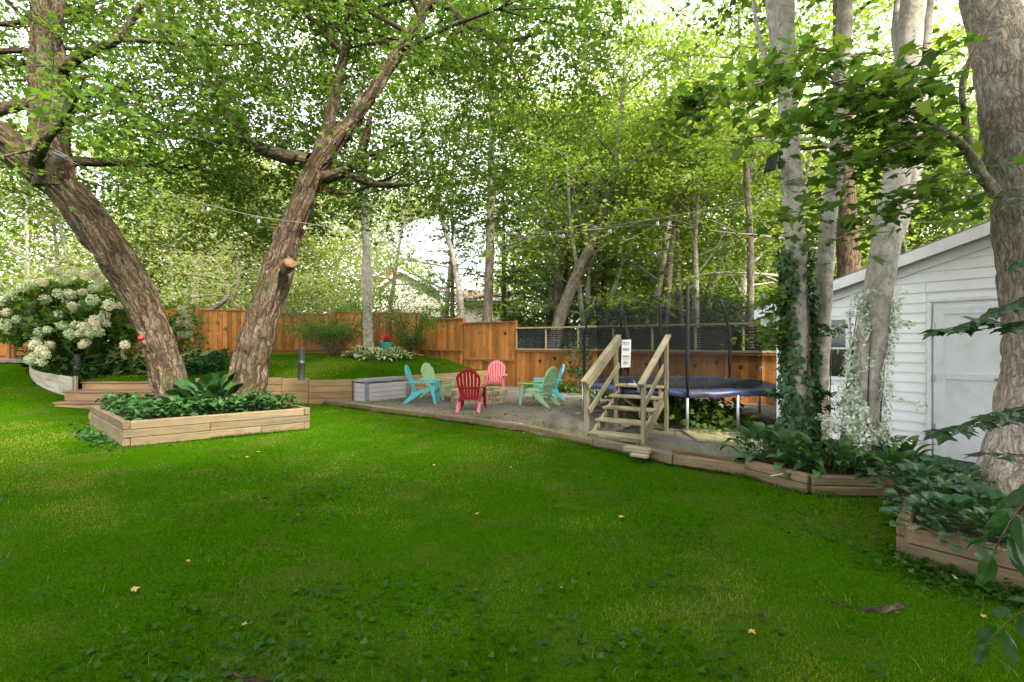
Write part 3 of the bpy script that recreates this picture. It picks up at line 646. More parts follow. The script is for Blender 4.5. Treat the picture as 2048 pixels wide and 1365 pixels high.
p1_ = spray_points(rng, np.array(a), 10, .45); p1_ = p1_[in_view_near(p1_) ]; p2_ = spray_points(rng, np.array(big), 8, .17, .35)
leaf_obj('crown', rng, np.concatenate([p1_, p2_]), .105, M['leaf_mid'], tr, o, shape='maple10', tilt=.42)

# ------------------------------------------------------------------ slim tree on the upper lawn
zt = hit(737, 716, h_up); Yt = zt[1]
lt = side_tree('maple_tree', 'slim straight grey trunk standing among the variegated hostas on the upper lawn', [(738,725,Yt,.21),(736,690,Yt,.185),(735,600,Yt,.165),(733,500,Yt,.155),(729,400,Yt,.15),(726,320,Yt,.14),(722,240,Yt,.125),(720,140,Yt,.11),(716,20,Yt,.08),(712,-120,Yt,.04)], M['bark_grey'], 24, .012, .1,
   extra=[[(732,460,Yt,.05),(715,420,Yt-.3,.04),(690,390,Yt-.6,.02)], [(730,420,Yt,.045),(752,395,Yt+.2,.04),(790,370,Yt+.5,.015)]])
tr, w, Q, rq, o = lt
a = list(auto_branches(rng, w, Q, rq, .52, 1, 22, lambda t: 3.0*(1.15-.6*t), (.05,.6), 5, 6))
finish_tree(tr, w, o, M['bark_grey'], a, 26, .10, M['leaf_maple'], spread=.5, filt=False)
# ------------------------------------------------------------------ trees beyond the fence
rng = np.random.default_rng(23)
def proto_tree(seed, H, cr, t0, r0, nl, per, size, up=(.1,.9), spread=.5, nstem=1, shape='quad', lean=.03, cone=False, sub=5):
    g = np.random.default_rng(seed); w = Wood(); anc = []
    for sidx in range(nstem):
        d = np.array((g.normal(0, lean), g.normal(0, lean), 1.0))
        if nstem > 1: a = sidx*2*np.pi/nstem+g.uniform(0,1); d = np.array((.22*math.cos(a), .22*math.sin(a), 1))
        P = curve(g, (0,0,-.3), d, H*g.uniform(.9, 1.05), 9, .05); r = np.linspace(r0/(nstem**.5), .02, 10)
        Q, rq = w.limb(P, r, 12, .008, .3, (6,2)); h = Q[:,2]/H
        prof = (lambda t: cr*(1.1-t)/(1.1-t0)+.2) if cone else (lambda t: cr*(.55+.9*math.sin(math.pi*min(1, (t-t0)/(1-t0)*.8+.15))*.6))
        anc += list(auto_branches(g, w, Q, rq, t0, .98, nl//nstem, prof, up, sub, 5, thick=1.7))
    return w, np.array(anc), g
PROTO = {}
def make_proto(key, seed, H, cr, t0, r0, nl, per, size, bark, shape='quad', tilt=.6, **kw):
    spread = kw.pop('spread', .5); w, anc, g = proto_tree(seed, H, cr, t0, r0, nl, per, size, **kw)
    pts = spray_points(g, anc, per, spread, .4); V, Fc, r = leaf_arrays(g, pts, size, shape, tilt)
    # whole sprays lean to one shade, single leaves vary round it
    r = np.clip(r*.6+np.repeat(fbm(pts*.55+seed), len(SHAPES[shape][0]))*.8-.2, 0, 1)
    me_l = mesh_np('crown', V, [Fc], {'rnd': r})
    me_w = mesh_np('trunk', np.concatenate(w.V), [np.concatenate(w.F)], smooth=True, vec={'bark': np.concatenate(w.B)}); me_w.materials.append(bark)
    me_l.materials.append(M['leaf_lit']); PROTO[key] = (me_w, me_l)
make_proto('tall', 1, 12, 3.0, .26, .20, 22, 14, .14, M['bark_pale'])
make_proto('tall2', 2, 13, 3.2, .30, .20, 22, 14, .14, M['bark_pale'])
make_proto('multi', 3, 10, 2.8, .2, .20, 24, 14, .14, M['bark_pale'], nstem=3)
make_proto('full', 4, 8, 2.9, .08, .20, 28, 34, .15, M['bark_far'], spread=.6)
make_proto('full2', 5, 9, 3.1, .10, .2, 28, 34, .15, M['bark_pale'], spread=.6, nstem=2)
make_proto('bush', 6, 3.2, 1.5, .04, .06, 18, 40, .10, M['bark_far'], nstem=3, spread=.3)
make_proto('shade', 8, 11, 3.5, .32, .2, 26, 64, .16, M['bark_far'])
# conifer: level drooping boughs, needles along them
g = np.random.default_rng(9); w = Wood(); P = curve(g, (0,0,-.3), (0,0,1), 11, 10, .02); Q, rq = w.limb(P, np.linspace(.17,.02,11), 10, .006, .3); npos = []; ndir = []
for i in range(70):
    t = .16+.83*i/70; k = int(t*(len(Q)-1)); az = g.uniform(0, 2*np.pi); L = (2.7*(1.08-t)+.25)*g.uniform(.7, 1.15)
    BP = curve(g, Q[k], (math.cos(az), math.sin(az), .12), L, 6, .07, -.05); w.limb(BP, np.linspace(.022,.005,7), 4)
    for j in range(9):
        q = BP[g.integers(1, 7)]; dd = unit(BP[-1]-BP[0])+g.normal(0, .55, 3)*np.array((1,1,.25)); SP = curve(g, q, dd, L*g.uniform(.16,.34), 3, .1, -.08)
        tt = g.uniform(0, 1, 44); pp = SP[0]+(SP[-1]-SP[0])*tt[:,None]; npos.append(pp+g.normal(0,.012,pp.shape)); ndir.append(np.tile(unit(SP[-1]-SP[0]), (44,1)))
npos = np.concatenate(npos); ndir = np.concatenate(ndir)
V, Fc, r = leaf_arrays(g, npos, .15, 'needle', .8, out=ndir*.8+np.array((0,0,-.25)), jit=.55)
me_l = mesh_np('crown', V, [Fc], {'rnd': r}); me_l.materials.append(M['leaf_conifer'])
me_w = mesh_np('trunk', np.concatenate(w.V), [np.concatenate(w.F)], smooth=True, vec={'bark': np.concatenate(w.B)}); me_w.materials.append(M['bark_brown']); PROTO['conifer'] = (me_w, me_l)

def place_tree(px, Y, key, sc, mat, label, name='maple_tree', z=0.0, group='trees growing beyond the fence', rz=None, sz=None, cat='tree'):
    x = (px-1024)/F*Y; t = thing(name, label, cat, (x, Y, z), rng.uniform(0, 6.28) if rz is None else rz, group)
    t.scale = (sc, sc, sc*(sz or rng.uniform(.92, 1.12))); mw, ml = PROTO[key]
    link('trunk', mw, None, t); o = link('crown', ml, None, t)
    o.material_slots[0].link = 'OBJECT'; o.material_slots[0].material = mat; return t
LIT, PALE, MAP, SHR, ORA = M['leaf_lit'], M['leaf_pale'], M['leaf_maple'], M['leaf_shrub'], M['leaf_orange']
CON = M['leaf_conifer']
for a in (
 # right of the trampoline and behind it: bright yellow-green maples
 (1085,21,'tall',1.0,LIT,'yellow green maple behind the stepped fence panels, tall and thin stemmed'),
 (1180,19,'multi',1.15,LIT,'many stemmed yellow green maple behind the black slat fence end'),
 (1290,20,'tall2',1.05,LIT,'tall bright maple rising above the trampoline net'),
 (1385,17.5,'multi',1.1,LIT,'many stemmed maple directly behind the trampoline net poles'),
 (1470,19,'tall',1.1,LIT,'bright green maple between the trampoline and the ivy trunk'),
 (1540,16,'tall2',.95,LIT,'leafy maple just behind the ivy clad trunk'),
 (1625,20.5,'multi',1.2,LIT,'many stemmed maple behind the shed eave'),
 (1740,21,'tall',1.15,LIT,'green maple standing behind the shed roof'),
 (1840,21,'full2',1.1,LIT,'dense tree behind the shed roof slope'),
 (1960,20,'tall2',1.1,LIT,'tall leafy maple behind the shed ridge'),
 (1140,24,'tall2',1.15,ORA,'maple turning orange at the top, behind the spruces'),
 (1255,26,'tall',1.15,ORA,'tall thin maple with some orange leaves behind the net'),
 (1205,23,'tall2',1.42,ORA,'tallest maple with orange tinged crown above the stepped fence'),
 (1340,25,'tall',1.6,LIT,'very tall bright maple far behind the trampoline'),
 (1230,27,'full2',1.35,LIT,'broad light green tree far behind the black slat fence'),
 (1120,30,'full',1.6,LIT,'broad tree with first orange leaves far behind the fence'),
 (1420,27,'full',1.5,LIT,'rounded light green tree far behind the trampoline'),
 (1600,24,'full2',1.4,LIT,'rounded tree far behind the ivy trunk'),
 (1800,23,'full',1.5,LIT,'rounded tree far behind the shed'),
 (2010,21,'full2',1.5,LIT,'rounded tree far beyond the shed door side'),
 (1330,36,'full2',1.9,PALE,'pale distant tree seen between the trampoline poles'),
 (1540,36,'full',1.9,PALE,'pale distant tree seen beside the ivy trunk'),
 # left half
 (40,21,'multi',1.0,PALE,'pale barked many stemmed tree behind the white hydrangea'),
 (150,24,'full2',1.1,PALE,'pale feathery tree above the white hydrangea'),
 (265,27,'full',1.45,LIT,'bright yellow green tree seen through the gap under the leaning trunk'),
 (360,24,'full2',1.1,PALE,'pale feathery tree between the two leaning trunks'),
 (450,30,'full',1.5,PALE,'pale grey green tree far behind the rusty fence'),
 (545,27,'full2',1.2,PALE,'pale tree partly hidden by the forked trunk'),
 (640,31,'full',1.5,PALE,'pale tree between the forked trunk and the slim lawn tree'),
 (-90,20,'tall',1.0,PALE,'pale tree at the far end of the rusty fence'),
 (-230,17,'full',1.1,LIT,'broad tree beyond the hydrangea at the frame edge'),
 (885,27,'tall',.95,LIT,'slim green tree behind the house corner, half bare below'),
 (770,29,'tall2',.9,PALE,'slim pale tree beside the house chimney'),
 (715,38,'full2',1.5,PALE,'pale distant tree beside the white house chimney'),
): place_tree(*a, z=(.9 if a[0] < 840 else 0))
for px, Y, sc, lb in ((905,22,.92,'dark spruce with open level boughs in front of the white house'), (1008,21.5,1.0,'dark spruce beside the brown trunk at the fence corner'),
                  (1128,20.5,1.1,'dark spruce at the start of the black slat fence'), (1205,21,1.05,'dark spruce behind the trampoline net edge')):
    place_tree(px, Y, 'conifer', sc, CON, lb, 'spruce_tree')
def far_tree(label, pts, bark, mat, nl, L, per, size=.13, t0=.45, extra=(), name='maple_tree'):
    P, r = wp(pts); t = thing(name, label, 'tree', P[0], 0, 'trees growing beyond the fence'); w = Wood(); Q, rq = w.limb(P, r, 16, .01, .15, (8,2))
    for e in extra: Pe, re = wp(e); w.limb(Pe, re, 8, .003, .2)
    a = list(auto_branches(rng, w, Q, rq, t0, 1, nl, lambda q: L, (.1,.8), 5, 5, thick=1.5)); p = spray_points(rng, np.array(a), int(per*.62), .5)
    w.build('trunk', bark, t, P[0]); leaf_obj('crown', rng, p, size, mat, t, P[0], shape='quad', tilt=.6)
far_tree('thick brown trunk standing right behind the stepped fence panels', [(972,700,20,.22),(974,640,20,.21),(978,560,20,.20),(981,480,20,.19),(982,400,20,.17),(983,300,20,.14),(984,150,20,.10),(980,-50,20,.05)], M['bark_far'], MAP, 20, 2.6, 34,
   extra=[[(982,430,20,.08),(1000,410,20.2,.05),(1040,395,20.5,.02)]])
far_tree('pale crooked birch trunk in front of the white house', [(929,700,21,.16),(926,640,21,.15),(918,580,21,.14),(908,510,21,.13),(892,470,21,.12),(880,425,21,.11),(868,350,21,.09),(850,230,21,.06),(840,100,21,.03)], M['bark_pale'], LIT, 18, 2.4, 34, extra=[[(890,465,21,.06),(900,420,21,.05),(915,360,21,.02)]])
far_tree('leaning grey maple trunk forking above the stepped fence', [(1105,700,18,.24),(1118,640,18,.23),(1150,555,18,.21),(1178,500,18,.19),(1200,460,18,.17),(1218,400,18,.14),(1232,320,18,.11),(1245,200,18,.08),(1255,50,18,.04)], M['bark_far'], LIT, 20, 2.6, 36,
   extra=[[(1195,470,18,.10),(1225,440,18,.08),(1262,400,18,.06),(1300,330,18,.03)], [(1178,500,18,.10),(1160,440,18.4,.08),(1150,380,18.6,.05),(1120,280,18.6,.03)]])
far_tree('tall grey trunk with spreading forks above the spruces', [(1112,700,20,.18),(1116,620,20,.18),(1118,520,20,.17),(1126,450,20,.16),(1140,400,20,.15),(1160,330,20,.12),(1165,250,20,.10),(1170,120,20,.07),(1172,-40,20,.03)], M['bark_far'], LIT, 20, 2.6, 36,
   extra=[[(1135,410,20,.09),(1175,405,20,.07),(1230,398,20,.03)], [(1122,460,20,.09),(1112,380,20.2,.08),(1105,280,20.4,.06),(1108,180,20.5,.03)]])
far_tree('thin pale maple stems behind the trampoline net', [(1395,700,16.5,.10),(1392,560,16.5,.10),(1388,430,16.5,.09),(1380,300,16.5,.07),(1372,150,16.5,.04)], M['bark_pale'], LIT, 16, 2.0, 34, extra=[[(1390,450,16.5,.05),(1420,380,16.8,.04),(1452,290,17,.02)]])
far_tree('thin leaning maple stem left of the ivy trunk', [(1330,700,16.5,.10),(1338,560,16.5,.10),(1350,430,16.5,.085),(1368,290,16.5,.07),(1378,120,16.5,.04)], M['bark_far'], LIT, 16, 2.0, 34)
far_tree('grey maple trunk rising between the ivy trunk and the trampoline', [(1500,700,14.8,.11),(1502,520,14.8,.11),(1496,380,14.8,.10),(1486,250,14.8,.08),(1480,100,14.8,.06),(1476,-60,14.8,.03)], M['bark_far'], LIT, 18, 2.2, 34, extra=[[(1494,360,14.8,.06),(1522,280,15,.05),(1540,200,15,.03)]])
# pale bare limbs of the tree between the two maples
P, r = wp([(395,700,20,.14),(410,620,20,.13),(465,600,20,.10),(455,560,20,.09),(425,552,20,.07),(380,552,20,.05),(340,540,20,.02)]); t = thing('willow_tree', 'pale tree with long bare arching limbs behind the rusty fence', 'tree', P[0]); w = Wood(); w.limb(P, r, 10, .006, .15)
for e in ([(465,600,20,.09),(480,560,20,.07),(470,520,20,.06),(500,470,20,.03)], [(455,560,20,.06),(430,520,20,.05),(380,480,20,.04),(350,450,20,.02)], [(480,620,20,.07),(455,590,20,.06),(420,590,20,.05),(375,598,20,.03)], [(425,552,20,.05),(400,530,20,.04),(360,520,20,.03),(310,522,20,.015)]):
    Pe, re = wp(e); w.limb(Pe, re, 8, .004, .15)
a = []
for i in range(60):
    q = W(rng.uniform(330,520), rng.uniform(440,600), rng.uniform(19.3,20.7)); SP = curve(rng, q, rng.normal(0,1,3), 1.2, 4, .2); w.limb(SP, np.linspace(.014,.005,5), 4); a += [SP[1], SP[3]]
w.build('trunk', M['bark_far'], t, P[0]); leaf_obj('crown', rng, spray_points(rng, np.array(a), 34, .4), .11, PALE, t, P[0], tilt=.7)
# low growth behind the fence
for px, Y, sc, lb in ((870,22.5,.65,'bright green bush above the fence corner'), (815,23.5,.55,'bright green bush in front of the white house wall'), (1000,22,.7,'small bush behind the stepped fence panel'), (1075,20.5,.8,'small bush behind the tall fence panel end'),
                      (1180,19.5,.8,'small bush behind the black slat fence'), (1300,19,.95,'bush seen through the trampoline net'), (1420,17.5,.9,'bush behind the fence near the trampoline end'), (1510,16.5,.95,'bush behind the fence next to the ivy trunk'), (700,24,.8,'pale bush above the dark fence')):
    place_tree(px, Y, 'bush', sc, SHR, lb, 'bush', z=(1.0 if px < 900 else .2), group='bushes growing beyond the fence', cat='bush')
# a far wood that reads as one mass
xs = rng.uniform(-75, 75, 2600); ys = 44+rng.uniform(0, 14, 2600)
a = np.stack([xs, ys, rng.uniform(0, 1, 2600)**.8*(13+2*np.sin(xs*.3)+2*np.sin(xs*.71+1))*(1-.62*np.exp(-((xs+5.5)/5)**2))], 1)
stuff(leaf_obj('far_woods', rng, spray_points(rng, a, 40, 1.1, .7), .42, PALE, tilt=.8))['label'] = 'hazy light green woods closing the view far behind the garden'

# ------------------------------------------------------------------ shrubs inside the garden
def shrub(name, label, p0, n, rx, rz, h, mat, leaf, per, shape='quad', nst=7, cat='bush', droop=.0, bark='bark_far', spread=.2, z0=.25):
    t = thing(name, label, cat, p0); w = Wood(); a = []; g = rng
    for i in range(nst):
        az = i*2*np.pi/nst+g.uniform(-.3,.3); P = curve(g, (0,0,-.05), (math.cos(az)*rx/h, math.sin(az)*rx/h, 1.0), h*g.uniform(.75,1.1), 6, .12, -droop); w.limb(P, np.linspace(.028,.008,7), 6)
        for j in range(n):
            q = P[g.integers(1,7)]; SP = curve(g, q, g.normal(0,1,3)*np.array((1,1,.5))+np.array((math.cos(az)*.4, math.sin(az)*.4, .15)), g.uniform(.3,.8)*rx*.7, 4, .2, -droop); w.limb(SP, np.linspace(.008,.003,5), 4)
            a += [SP[2], SP[3], SP[4]]
    a = np.array(a); a[:,2] = np.maximum(a[:,2], z0); w.build('stem', M[bark], t)
    leaf_obj('foliage', g, spray_points(g, a, per, spread, .6), leaf, mat, t, shape=shape, tilt=.7); return t
shrub('bush', 'wide airy light green bush leaning over the rusty fence left of the slim tree', (-6.55,17.55,1.05), 12, 1.9, 0, 2.9, SHR, .075, 22, spread=.3, nst=9, z0=.9)
shrub('bush', 'airy green bush leaning against the dark fence right of the slim tree', (-3.95,18.75,1.1), 10, .85, 0, 2.4, SHR, .08, 22, spread=.25, nst=7, z0=.5)
shrub('bush', 'blue green sapling hanging in front of the rusty fence beside the trampoline', (2.05,14.6,.02), 7, .5, 0, 1.95, M['leaf_ground'], .07, 14, nst=5, spread=.16, z0=.7)

# ------------------------------------------------------------------ hydrangea, with flower heads as parts
c0 = np.array((-11.9,13.1,.85)); hyd = thing('hydrangea', 'large hydrangea covered in creamy white flower heads behind the curved timber wall', 'flowering shrub', c0)
w = Wood(); a = []
for i in range(30):
    az = rng.uniform(0, 6.28); P = curve(rng, (rng.normal(0,.25), rng.normal(0,.2), 0), (math.cos(az)*.62, math.sin(az)*.4, 1), rng.uniform(1.5,2.5), 6, .1, -.03); w.limb(P, np.linspace(.025,.008,7), 6); a += list(P[2:])
w.build('stem', M['bark_brown'], hyd)
pts = rng.uniform(-1,1,(14000,3)); pts = pts[np.linalg.norm(pts, axis=1) < 1]*np.array((2.0,.95,1.05))+np.array((0,0,1.35)); keep = fbm(pts*1.6) > .40; pts = pts[keep & (pts[:,2] > .35)]
leaf_obj('foliage', rng, pts, .16, M['leaf_shrub'], hyd, shape='maple6', tilt=.6)
heads = []
for sd_ in range(4):
    g = np.random.default_rng(50+sd_); p = g.normal(0,1,(260,3)); p = unit(p)*g.uniform(.75,1.05,(260,1)); p = p*np.array((.135,.135,.125)); p *= (1+.35*(fbm(p*11+sd_)-.5))[:,None]
    V, Fc, r = leaf_arrays(g, p, .052, 'quad', .35, normal=unit(p)); me = mesh_np('flower_head', V, [Fc], {'rnd': np.clip(r+.25*(sd_-1.5), 0, 1)}); me.materials.append(M['petal_white']); heads.append(me)
spots = [(20,590),(45,575),(62,610),(14,625),(35,640),(58,628),(30,600),(70,655),(22,660),(50,648),(90,600),(85,565),(100,540),(130,560),(150,545),(175,550),(60,570),(118,588),(140,590),(165,585),(185,578),(108,545),(133,603),(145,612),(168,612),(185,600),(120,630),(148,625),(125,652),(150,650),(170,655),(190,650),(112,640),(208,632),(213,648),(190,640),(80,665),(95,660),(70,690),(82,700),(75,680),(90,710),(68,712),(160,668),(180,668),(195,665),(165,690),(172,685),(140,668),(100,690),(218,610),(240,612),(195,575),(186,545),(200,560),(250,690),(48,600),(10,650),(8,600),(28,655),(-15,640),(-10,610),(-25,600),(115,545),(60,720),(84,725)]
for i, (px, py) in enumerate(spots):
    Yh = 12.75-.5*math.cos((px-110)/150)+rng.uniform(-.12,.3) - .45*sstep(640, 720, py)
    o = link('flower_head', heads[i % 4], None, hyd, W(px, py, Yh)-c0); o.rotation_euler = rng.uniform(0,6.28,3); s_ = rng.uniform(.7,1.12); o.scale = (s_,s_,s_)
hy2 = thing('hydrangea', 'small white hydrangea peeping out behind the leaning trunk', 'flowering shrub', W(362,706,14.2))
c2 = np.array(hy2.location); w = Wood()
for k in range(7): P = curve(rng, (0,0,-.1), (rng.normal(0,.25), rng.normal(0,.25), 1), rng.uniform(.8,1.5), 5, .1); w.limb(P, np.linspace(.015,.006,6), 5)
w.build('stem', M['bark_brown'], hy2)
pts = rng.normal(0,1,(700,3))*np.array((.3,.3,.38))+np.array((0,0,.75)); leaf_obj('foliage', rng, pts, .12, M['leaf_shrub'], hy2, shape='maple6')
for px, py in ((365,620),(372,636),(375,648),(362,645),(376,668),(366,668),(352,655)):
    o = link('flower_head', heads[px % 4], None, hy2, W(px, py, 14.0)-c2); o.rotation_euler = rng.uniform(0,6.28,3)
# ------------------------------------------------------------------ raised bed, steps, retaining walls
rng = np.random.default_rng(31); rnd = random.Random(5)
A_, B_, C_, D_ = np.array((-5.85,7.26)), np.array((-3.67,8.79)), np.array((-5.75,10.6)), np.array((-7.95,9.1))
pl = thing('raised_bed', 'raised square bed of stacked pale timbers round the two old maple trunks', 'planter box', (*A_, 0))
quad = [A_, B_, C_, D_]; th = .095
for cse in range(3):
    z = .065+.13*cse
    for k in range(4):
        p, q = quad[k], quad[(k+1) % 4]; d = (q-p)/np.linalg.norm(q-p); nrm = np.array((-d[1], d[0]))     # inward
        run = (k+cse) % 2
        a = p+d*(0 if run else th+.003)+nrm*th/2; b = q-d*(0 if run else th+.003)+nrm*th/2
        off = rng.normal(0, .004, 2); L = np.linalg.norm(b-a)
        zz_ = z-.5*0+rng.normal(0,.002)
        sp = [0, 1] if (k != 0 or cse == 2) else [0, .72-.3*cse, 1]
        for s0, s1 in zip(sp[:-1], sp[1:]):
            aa = a+(b-a)*s0+d*(.004 if s0 else 0); bb = a+(b-a)*s1
            g0 = (0 if k else 0)
            beam('timber', (*(aa+off-A_), zz_), (*(bb+off-A_), zz_), th, .125, M['planter_wood'], pl, bev=.008, share=False)
for p in (A_+np.array((.12,.2)), B_+np.array((-.2,.05)), D_+np.array((.2,-.02)), C_+np.array((.02,-.2))):
    beam('corner_post', (*(p-A_), .0), (*(p-A_), .36), .09, .09, M['old_wood'], pl, up=(1,0,0))
mb = MB(); inner = [q*.93+np.mean(quad, 0)*.07-A_ for q in quad]; mb.add([(*q, .31) for q in inner]+[(*q, .0) for q in inner], [(0,1,2,3)]); mb.build('soil', M['soil'], pl)
# low wire edging along the back of the bed
we = thing('wire_edging', 'low black scrolled wire border standing in the raised bed by the steps', 'garden edging', (*D_, .33))
for i in range(9):
    p = (A_-D_)*(.05+.0)+(D_*0); q0 = np.array((.28,.18))+np.array((.16*i*.8,.11*i*.8-.02*i)); mb = MB()
    mb.tube([(q0[0]+.075*math.cos(a)*.8, q0[1]+.05*math.cos(a), .04+.17*max(0, math.sin(a))) for a in np.linspace(0, math.pi, 9)], .004, 5); mb.tube([(q0[0], q0[1], 0), (q0[0], q0[1], .2)], .004, 5)
    mb.build('hoop', M['black'], we)
# steps
st = thing('garden_steps', 'three low broad timber steps climbing to the upper lawn', 'steps', (-10.6,11.2,0))
for i, (x0, y0, y1, zb, zt_) in enumerate(((-10.62,11.22,11.75,0,.175),(-10.86,11.72,12.22,.10,.385),(-10.86,12.2,12.5,.3,.575))):
    L0 = np.array((-10.6,11.2,0)); x1 = -7.2
    beam('tread', np.array((x0-.03,(y0+y1)/2,zt_-.022))-L0, np.array((x1,(y0+y1)/2,zt_-.022))-L0, y1-y0+.03, .044, M['step_wood'], st)
    beam('riser', np.array((x0,y0+.03,(zb+zt_-.05)/2))-L0, np.array((x1,y0+.03,(zb+zt_-.05)/2))-L0, .045, zt_-.05-zb, M['wall_wood'], st)
    beam('side_board', np.array((x0+.02,y0+.06,(zb+zt_-.05)/2))-L0, np.array((x0+.02,y1,(zb+zt_-.05)/2))-L0, .045, zt_-.05-zb, M['wall_wood'], st)
# curved grey wall by the hydrangea
cw = thing('retaining_wall', 'weathered grey curved timber wall holding the hydrangea bed', 'garden wall', (-10.9,12.15,0)); o0 = np.array((-10.9,12.15,0))
arc = [(-10.92,12.02),(-11.35,12.12),(-11.8,12.28),(-12.25,12.5),(-12.7,12.8),(-13.1,13.15),(-13.45,13.5)]
for j, ((a0, b0), (a1, b1)) in enumerate(zip(arc[:-1], arc[1:])):
    z0, z1 = h_low(a0, b0), h_low(a1, b1); t0, t1_ = .70+.035*j, .70+.035*(j+1)
    for c_ in range(3):
        f0, f1 = c_/3, (c_+1)/3
        beam('board', np.array((a0,b0,z0-.05+(t0-z0+.05)*(f0+f1)/2))-o0, np.array((a1,b1,z1-.05+(t1_-z1+.05)*(f0+f1)/2))-o0, .04, (max(t0-z0, t1_-z1)+.05)/3+.012, M['grey_wood'], cw, bev=.003, ext=.004, share=False)
beam('end_post', np.array((-10.9,12.08,-.1))-o0, np.array((-10.9,12.08,.72))-o0, .07, .07, M['grey_wood'], cw, up=(1,0,0))
# timber wall below the upper lawn
rw = thing('retaining_wall', 'stacked timber wall between the upper lawn and the gravel patio', 'garden wall', (-4.25,12.8,0)); o0 = np.array((-4.25,12.8,0))
segs = [((-8.0,12.25),(-5.9,12.42),.66),((-5.9,12.42),(-5.25,12.5),.64),((-5.25,12.5),(-4.22,12.78),.585),((-4.22,12.78),(-2.55,14.85),.58),((-2.55,14.85),(-.87,16.95),.57)]
for (a, b, top) in segs:
    n = 4; hh = (top+.05)/n
    for c_ in range(n):
        off = rng.normal(0, .004)
        beam('timber', np.array((a[0],a[1]+off,-.05+hh*(c_+.5)))-o0, np.array((b[0],b[1]+off,-.05+hh*(c_+.5)))-o0, .10, hh-.005, M['wall_wood'], rw, bev=.008, ext=-.003, share=False)
# bollard lights
def bollard(p, rad, h, label):
    t = thing('bollard_light', label, 'bollard light', p, 0, 'bollard lights'); mb = MB()
    mb.lathe([(rad*1.02,-.05),(rad*1.02,h*.47),(rad*1.06,h*.475),(rad*1.06,h*.50),(rad*.98,h*.505),(rad*.98,h*.6)], 18); mb.build('column', M['black'], t, True)
    for k in range(6): mb = MB(); z = h*(.62+.055*k); mb.lathe([(rad*.5,z),(rad*.98,z),(rad*.98,z+h*.028),(rad*.5,z+h*.028)], 18); mb.build('louvre', M['black'], t)
    mb = MB(); mb.lathe([(rad*.55,h*.58),(rad*.55,h*.96)], 12); mb.build('diffuser', M['box_dark'], t, True)
    mb = MB(); mb.lathe([(rad*.98,h*.95),(rad*1.02,h*.955),(rad*1.02,h*.995),(rad*.9,h),(0.001,h)], 18); mb.build('cap', M['black'], t)
bollard(np.array(((155-1024)/F*12.35,12.35,.52)), .082, .74, 'thick black bollard light at the head of the timber steps')
bollard(hit(601,756,h_up)+np.array((0,.05,0)), .062, .60, 'slim black bollard light on the upper lawn beside the forked maple')

# ------------------------------------------------------------------ fences
def heart_outline(w, h, side, zc):
    """board outline with half a heart cut from one edge"""
    x0, x1 = -w/2, w/2; pts = [(x0,0),(x1,0)]
    hs, hd = .045, .10
    half = [(a*1.35, b*1.35) for a, b in ((0,-.06),(.022,-.03),(.042,0),(.044,.022),(.034,.040),(.018,.044),(.004,.034),(0,.024))]
    if side > 0: pts += [(x1-a, zc+b) for a, b in half]+[(x1,h),(x0,h)]
    else: pts += [(x1,h),(x0,h)]+[(x0+a, zc+b) for a, b in half[::-1]]
    return pts
def fence_run(t, o0, a, b, zlow, ztop, bw, gap, mat, hearts=(), rail_z=None, thick=.022, jit=.004):
    a, b = np.array(a), np.array(b); L = np.linalg.norm(b-a); d = (b-a)/L; n = max(1, int(round(L/bw))); w = L/n; ang = math.atan2(d[1], d[0])
    hset = {}
    for i, zc in hearts: hset[i] = (1, zc); hset[i+1] = (-1, zc)
    for i in range(n):
        c = a+d*w*(i+.5); zl = zlow(c[0], c[1]) if callable(zlow) else zlow; h = ztop-zl; ww = w-gap
        if i in hset: mb = MB().prism(heart_outline(ww, h, hset[i][0], hset[i][1]-zl), thick); me = mb.mesh('board'); me.materials.append(mat)
        else:
            key = ('fb', round(ww,3), round(h,2), mat.name)
            if key not in _beam:
                me = MB().cbox((0,0,h/2), (ww, thick, h), .004).mesh('board'); me.materials.append(mat); _beam[key] = me
            me = _beam[key]
        o = link('board', me, None, t, (c[0]-o0[0]+rnd.gauss(0,jit*.6), c[1]-o0[1]+rnd.gauss(0,jit*.6), zl-o0[2])); o.rotation_euler = (0, 0, ang+rnd.gauss(0,.006))
fp = lambda k: np.array((.117+.958*k, 16.6-.702*k))
nF = np.array((-.591,-.807))           # towards the camera
FW, FR = M['fence_wood'], M['fence_rail']
def rail(t, o0, a, b, z, w, h, mat, off=.0, name='rail'): beam(name, np.array((a[0]+nF[0]*off, a[1]+nF[1]*off, z))-o0, np.array((b[0]+nF[0]*off, b[1]+nF[1]*off, z))-o0, w, h, mat, t, bev=.004)
# stepped tall panels
for k0, k1, zt_, zr, lb in ((-4,-2.02,2.47,1.24,'tall rusty orange fence panel at the top of the slope, next to the corner'), (-1.98,0,2.29,.93,'tall rusty orange fence panel stepped down beside the black slat fence')):
    a, b = fp(k0), fp(k1); o0 = np.array((*a, 0)); t = thing('fence_panel', lb, 'fence', o0, 0, 'rusty orange board fences')
    fence_run(t, o0, a, b, zr+.03, zt_-.05, .145, .004, FW, hearts=((4,zt_-.42),(8,zt_-.32),(12,zt_-.43)))
    rail(t, o0, a, b, zt_-.03, .09, .045, FR, name='cap_rail'); rail(t, o0, a, b, zr, .06, .07, FR, .03)
    fence_run(t, o0, a+.0, b, lambda x, y: min(float(h_up(x, y)), 1.2)-.16 if k0 < -3 else (.02), zr-.036, .145, .004, FW)
    for p in (a, b): beam('post', np.array((*(p-nF*.05), -.1))-o0, np.array((*(p-nF*.05), zt_+.02))-o0, .10, .10, FR, t, up=(1,0,0))
    if k0 < -3: beam('base_block', np.array((*(a+(b-a)*.02+nF*.08), 1.02))-o0, np.array((*(a+(b-a)*.12+nF*.08), .98))-o0, .1, .12, M['grey_wood'], t)
